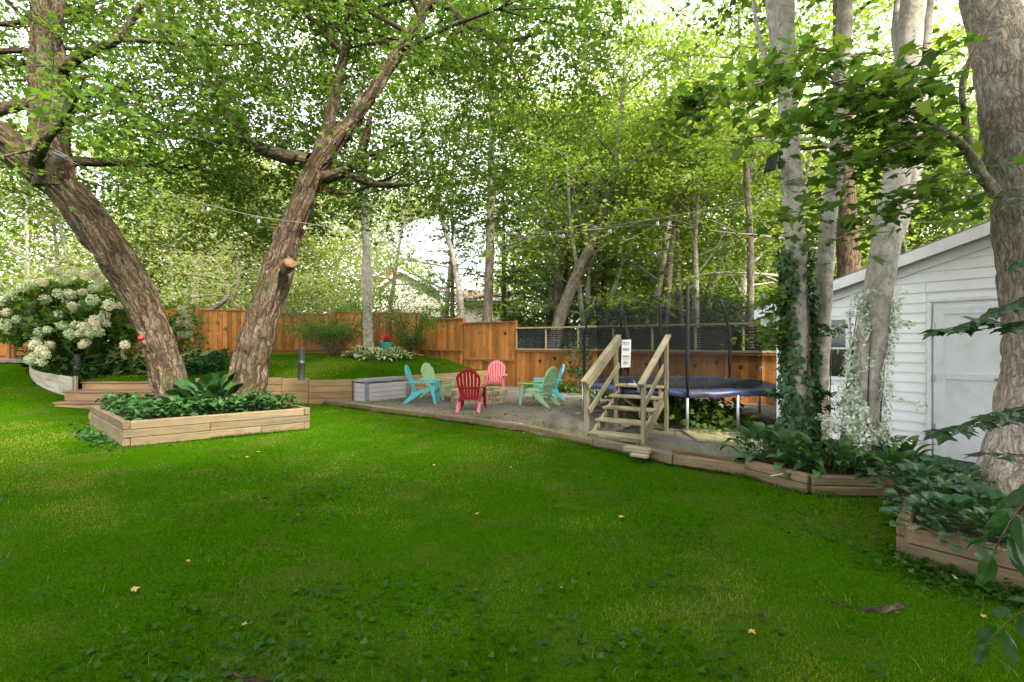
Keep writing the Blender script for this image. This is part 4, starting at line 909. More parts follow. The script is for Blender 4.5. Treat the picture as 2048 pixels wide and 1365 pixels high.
# low fence with black slats on top
a, b = fp(.04), fp(8.4); o0 = np.array((*a, 0)); t = thing('slat_fence', 'low rusty fence topped with black horizontal slats behind the trampoline', 'fence', o0, 0, 'rusty orange board fences')
hh = []
for q in range(4):
    for i_, z in ((4,.93),(7,1.03),(10,.92)): hh.append((i_+13*q, z))
fence_run(t, o0, a, b, -.02, 1.30, .19, .007, FW, hearts=hh)
rail(t, o0, a, b, 1.325, .11, .05, M['new_wood'], .01, 'sill'); rail(t, o0, a, b, 1.27, .05, .09, FR, .035); rail(t, o0, a, b, 2.04, .10, .05, M['new_wood'], .01, 'cap_rail'); rail(t, o0, a, b, .25, .05, .09, FR, -.035)
for k in range(0, 9):
    p = fp(k+.04); beam('post', np.array((*p, 1.35))-o0, np.array((*p, 2.015))-o0, .075, .06, M['new_wood'], t, up=(1,0,0))
    beam('post', np.array((*(p-nF*.07), -.1))-o0, np.array((*(p-nF*.07), 1.3))-o0, .09, .09, FR, t, up=(1,0,0))
    if k < 8:
        for j in range(9):
            z = 1.40+.067*j; q0, q1 = fp(k+.08), fp(k+1.0)
            beam('slat', np.array((*q0, z+rnd.gauss(0,.003)))-o0, np.array((*q1, z+rnd.gauss(0,.003)))-o0, .018, .042 if j % 4 else .047, M['lattice'], t, bev=.002)
        for u in (.32,.66): p2 = fp(k+.04+u)-nF*.02; beam('batten', np.array((*p2, 1.352))-o0, np.array((*p2, 2.012))-o0, .02, .03, M['lattice'], t, up=(1,0,0))
# back fence
def back_panel(a, b, zl, zt_, lb, hearts, gap):
    global nF
    a, b = np.array(a), np.array(b); d = (b-a)/np.linalg.norm(b-a); keep = nF; nF = np.array((d[1], -d[0])); o0 = np.array((*a, 0)); t = thing('fence_panel', lb, 'fence', o0, 0, 'rusty orange board fences')
    fence_run(t, o0, a, b, zl+.12, zt_-.05, .15, gap, FW, hearts); rail(t, o0, a, b, zt_-.025, .09, .045, FR, name='cap_rail'); rail(t, o0, a, b, zl+.16, .05, .09, FR, .04); rail(t, o0, a, b, zt_-.14, .05, .09, FR, -.04); rail(t, o0, a, b, zl+.0, .03, .2, FW, .0, 'kick_board')
    for p in (a, b): beam('post', np.array((*(p+d*.05*(1 if p is a else -1)+nF*.06), zl-.3))-o0, np.array((*(p+d*.05*(1 if p is a else -1)+nF*.06), zt_+.0))-o0, .09, .09, FR, t, up=(1,0,0))
    nF = keep
pts_b = [(-19.6,10.2),(-17.2,12.25),(-14.8,14.3),(-13.0,15.8),(-11.2,17.3),(-9.05,17.95),(-6.9,18.6),(-5.3,19.0),(-3.72,19.42)]
info = [(1.05,2.86,'far end of the fence beyond the hydrangea'),(1.05,2.86,'behind the hydrangea flowers'),(1.08,2.84,'half hidden behind the hydrangea'),(1.08,2.82,'behind the leaning maple trunk'),(1.06,2.74,'in the gap between the two leaning trunks'),(1.08,2.64,'between the forked trunk and the airy bush'),(1.12,2.74,'dark and shaded beside the slim tree'),(1.2,2.74,'dark and shaded at the corner')]
for i, (zl, zt_, lb) in enumerate(info):
    back_panel(pts_b[i], pts_b[i+1], zl, zt_, 'rusty orange fence panel '+lb, [(3,zt_-.5),(6,zt_-.47),(10,zt_-.52)] if 1 < i < 7 else [], .013 if i < 6 else .008)
pole = W(393, 700, 24); mb = MB(); mb.tube([(0,0,0),(0,0,4.5)], [.11,.09], 10); tag(mb.build('utility_post', M['grey_wood'], None, True, pole), 'pale round wooden post standing behind the rusty fence', 'post')

# ------------------------------------------------------------------ white house beyond the fence
hs = thing('house', 'cream sided house with brownish shingle roof and brick chimney beyond the fence', 'house', (-7.5,36,0)); mb = MB()
def slabs(mb, pts, t): return mb.prism(pts, t)
def plankwall(name, x0, x1, z0, z1, y, top=None):
    pitch = .13; n = int((z1-z0)/pitch)
    mb = MB()
    for i in range(n):
        z = z0+i*pitch; a, b = x0, x1
        if top is not None:
            rng_ = [x for x in np.linspace(x0, x1, 200) if top(x) > z+pitch]
            if not rng_: continue
            a, b = rng_[0], rng_[-1]
        mb.add([(a,y-.02,z),(b,y-.02,z),(b,y,z+pitch),(a,y,z+pitch),(a,y+.0,z),(b,y+.0,z)], [(0,1,2,3),(0,4,5,1)])
    o = mb.build(name, M['house_siding'], hs); o['kind'] = 'stuff'; return o
gx0, gx1, gc = -2.2, 2.15, -.75
top = lambda x: 6.85-abs(x-gc)*(.52 if x > gc else .78)
plankwall('siding', gx0, gx1, 2.0, 7.0, 0, top)
mb = MB(); mb.box((0,3,1.0),(4.3,5.9,6.4)) ; mb.prism([(gx0+.03,4.2),(gx1-.03,4.2),(gx1-.03,top(gx1)-.1),(gc,6.7),(gx0+.03,top(gx0)-.1)], .2, Matrix.Translation((0,.13,0))); mb.build('wall', M['house_siding'], hs)
for s_, xe in ((1, gx1+.35), (-1, gx0-.35)):
    mb = MB(); za, zb = top(gc)+.08, top(xe)+.08
    mb.add([(gc,-.35,za),(xe,-.35,zb),(xe,7,zb),(gc,7,za),(gc,-.35,za-.1),(xe,-.35,zb-.1),(xe,7,zb-.1),(gc,7,za-.1)], [(0,1,2,3),(7,6,5,4),(0,4,5,1),(1,5,6,2),(2,6,7,3),(3,7,4,0)]); rf = mb.build('roof', M['shingle'], hs)
    mb = MB(); mb.add([(gc,-.40,za+.01),(xe,-.40,zb+.01),(xe,-.36,zb+.01),(gc,-.36,za+.01),(gc,-.40,za-.22),(xe,-.40,zb-.22),(xe,-.36,zb-.22),(gc,-.36,za-.22)], [(0,1,2,3),(7,6,5,4),(0,4,5,1),(1,5,6,2),(2,6,7,3),(3,7,4,0)]); mb.build('fascia', M['trim_white'], rf)
mb = MB(); mb.box((-1.95,2.0,6.6),(.7,.6,1.3)); mb.box((-1.95,2.0,7.28),(.8,.7,.1)); mb.build('chimney', M['chimney'], hs)
mb = MB(); mb.box((-.2,-.03,5.75),(.42,.05,.5)); vf = mb.build('vent', M['trim_white'], hs)
for k in range(4): mb = MB(); mb.box((-.2,-.06,5.58+.11*k),(.34,.02,.06)); mb.build('slat', M['box_grey'], vf)
plankwall('siding', 3.3, 8.0, 2.0, 4.9, 1.0)
mb = MB(); mb.box((5.6,3.5,2.3),(4.6,4.9,5.0)); mb.build('wall', M['house_siding'], hs)
mb = MB(); mb.add([(2.4,.4,4.85),(8.5,.4,4.85),(8.0,3.6,5.75),(2.4,3.6,5.75),(2.4,.4,4.72),(8.5,.4,4.72),(8.0,3.6,5.6),(2.4,3.6,5.6)], [(0,1,2,3),(7,6,5,4),(0,4,5,1),(1,5,6,2),(2,6,7,3),(3,7,4,0)]); mb.build('roof', M['shingle'], hs)
mb = MB(); mb.box((5.45,.37,4.76),(6.1,.05,.24)); mb.build('gutter', M['trim_white'], hs)
mb = MB(); mb.box((6.4,.97,4.0),(.9,.06,1.0)); wf = mb.build('window', M['trim_white'], hs); mb = MB(); mb.box((6.4,.93,4.0),(.74,.03,.84)); mb.build('pane', M['glass_dark'], wf)

# ------------------------------------------------------------------ shed
sp0 = np.array((4.57,8.3)); sw = np.array((.533,-.846)); sn = np.array((-.846,-.533))
shed = thing('shed', 'white clapboard garden shed with a plain white door behind the right trunks', 'shed', (*sp0, 0), math.atan2(sw[1], sw[0]))
# local frame: x along the front wall, -y towards the camera, z up
RID, SL, E0 = 3.0, .31, 2.16
topz = lambda x: E0+SL*(x if x < RID else 2*RID-x)
WL = 6.0; DX0, DX1, DZ1 = 2.10, 2.90, 2.09; WX0, WX1, WZ0, WZ1 = .52, 1.06, 1.05, 1.92
pitch = .137; cache = {}
def plank(x0, x1, z, h=pitch, zt0=None, zt1=None):
    if x1-x0 < .02: return
    zt0 = z+h if zt0 is None else zt0; zt1 = z+h if zt1 is None else zt1
    key = (round(x1-x0,3), round(zt0-z,3), round(zt1-z,3))
    if key not in cache:
        L = x1-x0; mb = MB(); b0, b1 = -.026, -.006
        mb.add([(0,b0,0),(L,b0,0),(L,b0,.012),(0,b0,.012),(L,b1,zt1-z),(0,b1,zt0-z),(0,0,0),(L,0,0),(L,0,zt1-z),(0,0,zt0-z)], [(0,1,2,3),(3,2,4,5),(0,6,7,1),(0,3,5,9,6),(1,7,8,4,2)])
        me = mb.mesh('siding_plank'); me.materials.append(M['siding']); cache[key] = me
    o = link('siding_plank', cache[key], None, shed, (x0, rnd.gauss(0,.0012), z)); o.rotation_euler = (0, rnd.gauss(0,.0008), 0)
zc = .07
while zc < topz(RID)-.03:
    zt_ = zc+pitch
    xl = .09 if zt_ <= topz(.09)-.02 else (zt_-E0)/SL; xr = WL-.09 if zt_ <= topz(WL-.09)-.02 else 2*RID-(zt_-E0)/SL
    gaps = []
    if zc < DZ1+.05: gaps.append((DX0-.075, DX1+.075))
    if zc < WZ1+.05 and zt_ > WZ0-.06: gaps.append((WX0-.06, WX1+.06))
    x = xl; cuts = []
    for g0, g1 in sorted(gaps): cuts.append((x, g0)); x = g1
    cuts.append((x, xr))
    for c0_, c1_ in cuts:
        if c1_-c0_ > 2.2 : mid = c0_+ (1.25 if int(zc*7) % 2 else 2.0); plank(c0_, mid-.002, zc); plank(mid+.002, c1_, zc)
        elif c0_ > WX1-.1 and c1_ < DX0 and zc < .95: plank(c0_, 1.62, zc); plank(1.624, c1_, zc)
        else: plank(c0_, c1_, zc)
    zc += pitch
mb = MB(); mb.add([(.01,.005,.03),(WL-.01,.005,.03),(WL-.01,.005,topz(WL)-.01),(RID,.005,topz(RID)-.01),(.01,.005,topz(.01)-.01)], [(0,1,2,3,4)])
mb.add([(.01,.005,.03),(.01,4.4,.03),(.01,4.4,topz(0)-.01),(.01,.005,topz(0)-.01)], [(0,1,2,3)]); mb.add([(WL-.01,.005,.03),(WL-.01,4.4,.03),(WL-.01,4.4,topz(0)-.01),(WL-.01,.005,topz(0)-.01)], [(3,2,1,0)]); mb.build('wall', M['siding'], shed)
for x in (.03, WL-.03): beam('corner_trim', (x,-.02,.05), (x,-.02,topz(x)), .10, .05, M['trim_white'], shed, up=(1,0,0))
beam('base_beam', (0,.05,.02), (WL,.05,.02), .12, .1, M['rubber'], shed)
for s_ in (1, -1):
    x0, x1 = (-.28, RID) if s_ > 0 else (WL+.28, RID); z0, z1 = E0-.28*SL+.03, topz(RID)+.03
    mb = MB(); mb.add([(x0,-.22,z0),(x1,-.22,z1),(x1,4.6,z1),(x0,4.6,z0),(x0,-.22,z0+.05),(x1,-.22,z1+.05),(x1,4.6,z1+.05),(x0,4.6,z0+.05)], [(0,1,2,3)[::-1],(4,5,6,7),(0,1,5,4),(1,2,6,5),(2,3,7,6),(3,0,4,7)]); rf = mb.build('roof', M['roof_felt'], shed)
    for j, (zo, hgt, yy) in enumerate(((-.03,.13,-.235),(-.17,.10,-.04))):
        mb = MB(); mb.add([(x0,yy-.02,z0+zo+.03-hgt),(x1,yy-.02,z1+zo+.03-hgt),(x1,yy-.02,z1+zo+.05),(x0,yy-.02,z0+zo+.05),(x0,yy+.01,z0+zo+.03-hgt),(x1,yy+.01,z1+zo+.03-hgt),(x1,yy+.01,z1+zo+.05),(x0,yy+.01,z0+zo+.05)], [(0,1,2,3),(7,6,5,4),(0,4,5,1),(3,2,6,7),(0,3,7,4),(1,5,6,2)]); mb.build('rake_board', M['trim_white'], shed)
dr = MB().cbox(((DX0+DX1)/2,-.012,(DZ1+.03)/2+.01),(DX1-DX0-.02,.03,DZ1-.05),.003).build('door', M['door_white'], shed)
for nm, c, d in (('stile',(DX0+.065,-.034,1.05),(.11,.014,2.02)),('stile',(DX1-.065,-.034,1.05),(.11,.014,2.02)),('batten',((DX0+DX1)/2,-.034,1.14),(DX1-DX0-.244,.014,.085)),('batten',((DX0+DX1)/2,-.034,2.0),(DX1-DX0-.244,.014,.10))): MB().cbox(c, d, .003).build(nm, M['door_white'], dr)
mb = MB(); mb.cbox((DX1-.13,-.05,1.12),(.13,.012,.035),.003); mb.tube([(DX1-.10,-.056,1.115),(DX1-.07,-.07,1.11)], .028, 10); mb.build('latch', M['rust'], dr)
for z in (.45, 1.1, 1.8): mb = MB(); mb.cbox((DX0+.015,-.05,z),(.03,.012,.09),.003); mb.build('hinge', M['galv'], dr)
for x in (DX0-.04, DX1+.04): beam('door_trim', (x,-.022,.05), (x,-.022,DZ1+.03), .055, .05, M['trim_white'], shed, up=(1,0,0))
beam('door_trim', (DX0-.065,-.024,DZ1+.055), (DX1+.065,-.024,DZ1+.055), .05, .05, M['trim_white'], shed)
wn = MB().box(((WX0+WX1)/2,.0,(WZ0+WZ1)/2),(WX1-WX0,.01,WZ1-WZ0)).build('window', M['glass_dark'], shed)
for x in (WX0-.02, WX1+.02): beam('frame', (x,-.022,WZ0-.05), (x,-.022,WZ1+.05), .06, .05, M['trim_white'], wn, up=(1,0,0))
for z in (WZ0-.03, WZ1+.03): beam('frame', (WX0-.0,-.023,z), (WX1+.0,-.023,z), .055, .055, M['trim_white'], wn)
beam('frame', (WX0+.01,-.015,(WZ0+WZ1)/2), (WX1-.01,-.015,(WZ0+WZ1)/2), .02, .03, M['trim_white'], wn)
mb = MB(); mb.lathe([(.03,0),(.03,.03),(.012,.04),(.001,.042)], 10); o = mb.build('outlet', M['galv'], shed, loc=(1.62,-.03,.96)); o.rotation_euler = (R(90),0,0)

# ------------------------------------------------------------------ gravel border timbers, planks and offcuts
ed = thing('timber_edging', 'long curving line of timbers between the main lawn and the gravel patio', 'garden edging', (-4.75,12.3,0)); o0 = np.array((-4.75,12.3,0))
for i, (a, b) in enumerate(zip(EDGE[:-1], EDGE[1:])):
    z = .055+(.02 if i > 4 else 0); beam('timber', np.array((*a, z))-o0, np.array((*b, z))-o0, .10, .13, M['edge_wood'], ed, bev=.012, ext=-.004, share=False)
bt = thing('buried_timber', 'sunken bleached timber half covered by the gravel behind the edging', 'plank', W(716,812,11.6)*np.array((1,1,0)))
o0 = np.array(bt.location)
for a, b in (((-4.0,12.1),(-2.3,10.85)),((-2.25,10.8),(-1.0,9.95)),((-.95,9.9),(.2,9.05))): beam('timber', np.array((*a,.02))-o0, np.array((*b,.02))-o0, .09, .06, M['grey_wood'], bt, bev=.01, share=False)
def plank_thing(label, p0, p1, w, h, mat, name='plank'):
    p0, p1 = np.array(p0), np.array(p1); o = beam(name, p0, p1, w, h, mat, None, share=False, bev=.006); tag(o, label, 'plank'); return o
def g(px, py, z=0): Y = F*(1.6-z)/(py-682.5); return np.array(((px-1024)/F*Y, Y, z))
plank_thing('flat weathered board lying on the ground before the trampoline legs', g(1400,862,.045), g(1438,884,.05), .62, .035, M['stair_wood'])
plank_thing('short pale offcut lying on the edging below the stairs', g(1250,896,.15), g(1302,903,.15), .13, .06, M['stair_wood'])
plank_thing('thin offcut under the pale block beside the edging', g(1262,909,.10), g(1296,914,.10), .09, .04, M['stair_wood'])
plank_thing('loose plank lying on the gravel left of the stairs', g(1153,828,.03), g(1205,822,.03), .14, .04, M['grey_wood'])
plank_thing('loose plank end poking out behind the stairs', g(1206,872,.03), g(1255,852,.04), .13, .035, M['grey_wood'])
plank_thing('reddish brown sunken board right of the stairs', g(1345,905,.03), g(1500,930,.03), .06, .09, M['old_wood'])
plank_thing('thin sunken board under the lowest stair', g(1165,885,.02), g(1215,893,.02), .12, .04, M['grey_wood'])

# ------------------------------------------------------------------ wooden stairs to the trampoline
so = np.array((1.57,7.47,0)); fw = np.array((.52,.854,0)); sd_ = np.array((.854,-.52,0)); up = np.array((0,0,1.0))
ws = thing('wooden_stairs', 'weathered open timber stairs with handrails leading up to the trampoline', 'stairs', so)
SP = lambda s, f, z: s*sd_+f*fw+up*z
hwd = .41; rise, run = .165, .325
SW = M['stair_wood']
for i in range(5):
    z = .135+rise*i; f = run*i
    beam('tread', SP(-hwd-.02, f+.12, z), SP(hwd+.02, f+.12, z), .27, .038, SW, ws, up=(0,0,1))
    if i == 0:
        beam('riser', SP(-hwd+.02, .02, .085), SP(hwd-.02, .02, .085), .03, .05, SW, ws); beam('riser', SP(-hwd+.16, -.0, .105), SP(.1, -.0, .105), .02, .035, SW, ws)
        for s_ in (-hwd+.04, hwd-.04): beam('foot_block', SP(s_, .02, .03), SP(s_, .24, .03), .07, .16, SW, ws)
    else:
        for s_ in (-hwd+.045, hwd-.045): beam('cleat', SP(s_, f+.0, z-.085), SP(s_, f+.22, z-.085), .04, .12, SW, ws)
for s_ in (-hwd+.0, hwd-.0): beam('stringer', SP(s_*.97, .02, .02), SP(s_*.97, run*4+.15, .66), .038, .16, SW, ws)
for s_ in (-1, 1):
    x = s_*(hwd+.045)
    beam('post', SP(x, .02, -.02), SP(x, .02, 1.0), .085, .06, SW, ws, up=tuple(sd_)); beam('post', SP(x, run*4+.12, -.02), SP(x, run*4+.12, 1.60), .085, .06, SW, ws, up=tuple(sd_))
    beam('handrail', SP(x, -.12, .95), SP(x, run*4+.27, 1.70), .10, .045, SW, ws); beam('handrail', SP(x-s_*.05, -.06, .88), SP(x-s_*.05, run*4+.24, 1.61), .035, .12, SW, ws)
    beam('mid_rail', SP(x-s_*.05, .0, .48), SP(x-s_*.05, run*4+.14, 1.16), .03, .10, SW, ws)
beam('brace', SP(-hwd, run*4+.16, .62), SP(hwd, run*4+.16, .05), .03, .10, SW, ws, up=tuple(fw)); beam('brace', SP(-hwd, run*4+.16, .1), SP(hwd, run*4+.16, .1), .03, .09, SW, ws)
beam('brace', SP(hwd+.0, .1, .02), SP(hwd+.0, run*4+.1, .52), .035, .09, SW, ws)
for i, (s_, f, rz) in enumerate(((-.16,run*4+.02,.9),(.02,run*4+.05,1.25))):
    p = so+SP(s_, f+.08, .135+rise*4+.02); t = thing('slipper', ('pale blue slipper lying on the top stair, the one at the far end' if i == 0 else 'pale blue slipper with dark opening in the middle of the top stair'), 'slipper', p, rz, 'slippers on the top stair')
    mb = MB(); n = 12; V = [(.125*math.cos(a)*(1+.1*math.cos(a)), .045*math.sin(a)*(1.1+.2*math.cos(a))) for a in np.linspace(0,2*math.pi,n,False)]
    mb.add([(*v,0) for v in V]+[(*v,.018) for v in V], [tuple(range(n-1,-1,-1)), tuple(range(n,2*n))]+[(k,(k+1)%n,(k+1)%n+n,k+n) for k in range(n)]); mb.build('sole', M['label'], t)
    mb = MB(); V = []
    for u in np.linspace(.0,.125,5):
        for a in np.linspace(0, math.pi, 7): wv = .05*math.sqrt(max(.02, 1-(u/.135)**2)); V.append((u, wv*math.cos(a), .015+.055*math.sin(a)*math.sqrt(max(.05, 1-(u/.14)**2))))
    mb.add(V, [(i_*7+k, i_*7+k+1, (i_+1)*7+k+1, (i_+1)*7+k) for i_ in range(4) for k in range(6)]); mb.build('upper', M['slipper'], t, True)

# ------------------------------------------------------------------ trampoline
tcn = np.array((3.45,10.2,0)); tr = thing('trampoline', 'round trampoline with blue edge pad and tall black safety net', 'trampoline', tcn); TR, TZ = 1.93, .72
ring = lambda r, z, n=64: [(r*math.cos(2*math.pi*k/n), r*math.sin(2*math.pi*k/n), z) for k in range(n+1)]
MB().tube(ring(TR-.03, TZ-.04), .025, 8, False).build('rim', M['galv'], tr, True)
n = 96; V = []; prof = [(TR-.34,.005),(TR-.30,.03),(TR-.18,.035),(TR-.05,.03),(TR+.015,.005),(TR+.02,-.05),(TR+.005,-.085)]
for r_, z in prof:
    for k in range(n):
        a = 2*math.pi*k/n; wv = .016*math.sin(a*9+1)+.011*math.sin(a*23+2)+.007*math.sin(a*41); V.append((r_*math.cos(a), r_*math.sin(a), TZ+z+wv*(1 if z < 0 else .5)))
MB().add(V, [(i*n+k, i*n+(k+1)%n, (i+1)*n+(k+1)%n, (i+1)*n+k) for i in range(len(prof)-1) for k in range(n)]).build('edge_pad', M['pad_blue'], tr, True)
V = [(0,0,TZ-.05)]
for r_ in (.6,1.1,TR-.33): V += [(r_*math.cos(2*math.pi*k/48), r_*math.sin(2*math.pi*k/48), TZ-.05+.055*(r_/(TR-.33))**2) for k in range(48)]
MB().add(V, [(0,1+k,1+(k+1)%48) for k in range(48)]+[(1+i*48+k,1+(i+1)*48+k,1+(i+1)*48+(k+1)%48,1+i*48+(k+1)%48) for i in range(2) for k in range(48)]).build('bed', M['tramp_mat'], tr, True)
legs = [-103,-77,-16,8,60,100,140,171]
for a in legs: c, s_ = math.cos(R(a)), math.sin(R(a)); MB().tube([(TR*c,TR*s_,-.0),(TR*c,TR*s_,TZ-.05)], .026, 10).build('leg', M['galv'], tr, True)
for a, b in ((-103,-77),(-16,8),(60,100),(140,171)):
    P = [((TR)*math.cos(R(q)), TR*math.sin(R(q)), .015) for q in np.linspace(a, b, 5)]; MB().tube(P, .024, 8).build('leg_brace', M['galv'], tr, True)
poles = [(-103,2.58),(-16,2.5),(34,2.5),(82,2.5),(112,2.45),(157,2.5)]; NT_ = 2.42
for a, zt_ in poles:
    c, s_ = math.cos(R(a)), math.sin(R(a)); rr = TR+.045; inn = .32 if a in (157,-16,34) else .04
    po = MB().tube([(rr*c,rr*s_,.62),(rr*c,rr*s_,1.05),(rr*c,rr*s_,1.75),((rr-inn*.4)*c,(rr-inn*.4)*s_,2.15),((rr-inn)*c,(rr-inn)*s_,zt_)], [.02,.034,.034,.032,.026], 10).build('net_pole', M['pole_sleeve'], tr, True)
    mb = MB(); mb.lathe([(.001,.05),(.02,.045),(.03,.03),(.032,0),(.022,-.02)], 10); mb.build('cap', M['pad_blue'], po, True, ((rr-inn)*c, (rr-inn)*s_, zt_))
# the net: hangs from the pole tops, sagging between them, down to the bed
pa = sorted([(R(a) % (2*math.pi), z) for a, z in poles]); n = 160; V = []; rows = 10
for k in range(n):
    a = 2*math.pi*k/n; i = max([j for j in range(len(pa)) if pa[j][0] <= a], default=-1); a0, z0 = pa[i]; a1, z1 = pa[(i+1) % len(pa)]
    span = (a1-a0) % (2*math.pi); f = ((a-a0) % (2*math.pi))/span if span else 0; sag = 4*f*(1-f)
    zt_ = z0+(z1-z0)*f-.10*span*sag; 
    for j in range(rows+1):
        u = j/rows; r_ = (TR-.30)+(.10*u**2)-.12*span*sag*u*(1-.3*u)*.9; V.append((r_*math.cos(a), r_*math.sin(a), TZ+.01+(zt_-.06-TZ)*u))
MB().add(V, [(k*(rows+1)+j, ((k+1)%n)*(rows+1)+j, ((k+1)%n)*(rows+1)+j+1, k*(rows+1)+j+1) for k in range(n) for j in range(rows)]).build('net', M['net'], tr, True)
# entrance flap: straps tied to the side
for k, (a, z0, z1) in enumerate(((118,1.0,2.2),(116,.8,1.9),(120,.9,1.6))): c, s_ = math.cos(R(a)), math.sin(R(a)); r_ = TR-.36-.03*k; MB().tube([(r_*c,r_*s_,z0),(r_*c+.03,r_*s_-.02,(z0+z1)/2),(r_*c,r_*s_,z1)], [.02,.04,.015], 7).build('net_tie', M['pole_sleeve'], tr, True)
sg = thing('warning_sign', 'white paper notice hanging on the trampoline net beside the stairs', 'sign', tcn+np.array((-1.30,-1.12,0))); sg.rotation_euler = (0, 0, R(-41)+R(25))
MB().add([(-.085,0,1.62),(.085,.004,1.63),(.08,-.012,1.36),(-.09,-.016,1.35),(.07,-.004,1.11),(-.10,0,1.10),(-.085,.004,1.62),(.085,.008,1.63),(.08,-.008,1.36),(-.09,-.012,1.35),(.07,0,1.11),(-.10,.004,1.10)], [(3,2,1,0),(5,4,2,3),(6,7,8,9),(9,8,10,11)]).build('sheet', M['label'], sg)
for k, (x, z, w_, h_) in enumerate(((-.01,1.575,.12,.014),(-.0,1.54,.10,.008),(-.005,1.45,.11,.035),(-.01,1.32,.10,.02),(-.01,1.27,.09,.008),(-.015,1.20,.07,.03))):
    MB().box((x, -.02 if 1.25 < z < 1.47 else -.013, z), (w_, .002, h_)).build('print', M['print_grey'], sg)
ty = thing('tyre', 'old black tyre lying in the shade under the trampoline', 'tyre', (4.15,11.0,.35)); ty.rotation_euler = (R(8),0,0)
V = []; n, m = 28, 12
for i in range(n):
    for k in range(m): a, b = 2*math.pi*i/n, 2*math.pi*k/m; q = .27+.085*math.cos(b); V.append((q*math.cos(a), q*math.sin(a), .09*math.sin(b)))
MB().add(V, [(i*m+k, ((i+1)%n)*m+k, ((i+1)%n)*m+(k+1)%m, i*m+(k+1)%m) for i in range(n) for k in range(m)]).build('tread', M['rubber'], ty, True); MB().lathe([(.18,-.06),(.16,0),(.18,.06)], 24).build('rim', M['box_dark'], ty, True)
ty.location = (4.15,11.0,.11)
sk = thing('garden_spinner', 'small silver spinner on a stake in front of the rusty fence near the shed', 'garden ornament', W(1517,770,11.6)*np.array((1,1,0)))
MB().tube([(0,0,0),(0,0,.9)], .008, 6).build('stake', M['galv'], sk)
for k in range(6): a = k*math.pi/3; MB().add([(0,0,.95),(.10*math.cos(a),-.02,.95+.10*math.sin(a)),(.10*math.cos(a+.6),.01,.95+.10*math.sin(a+.6)),(0,.006,.955)], [(0,1,2),(0,2,3)]).build('blade', M['galv'], sk)

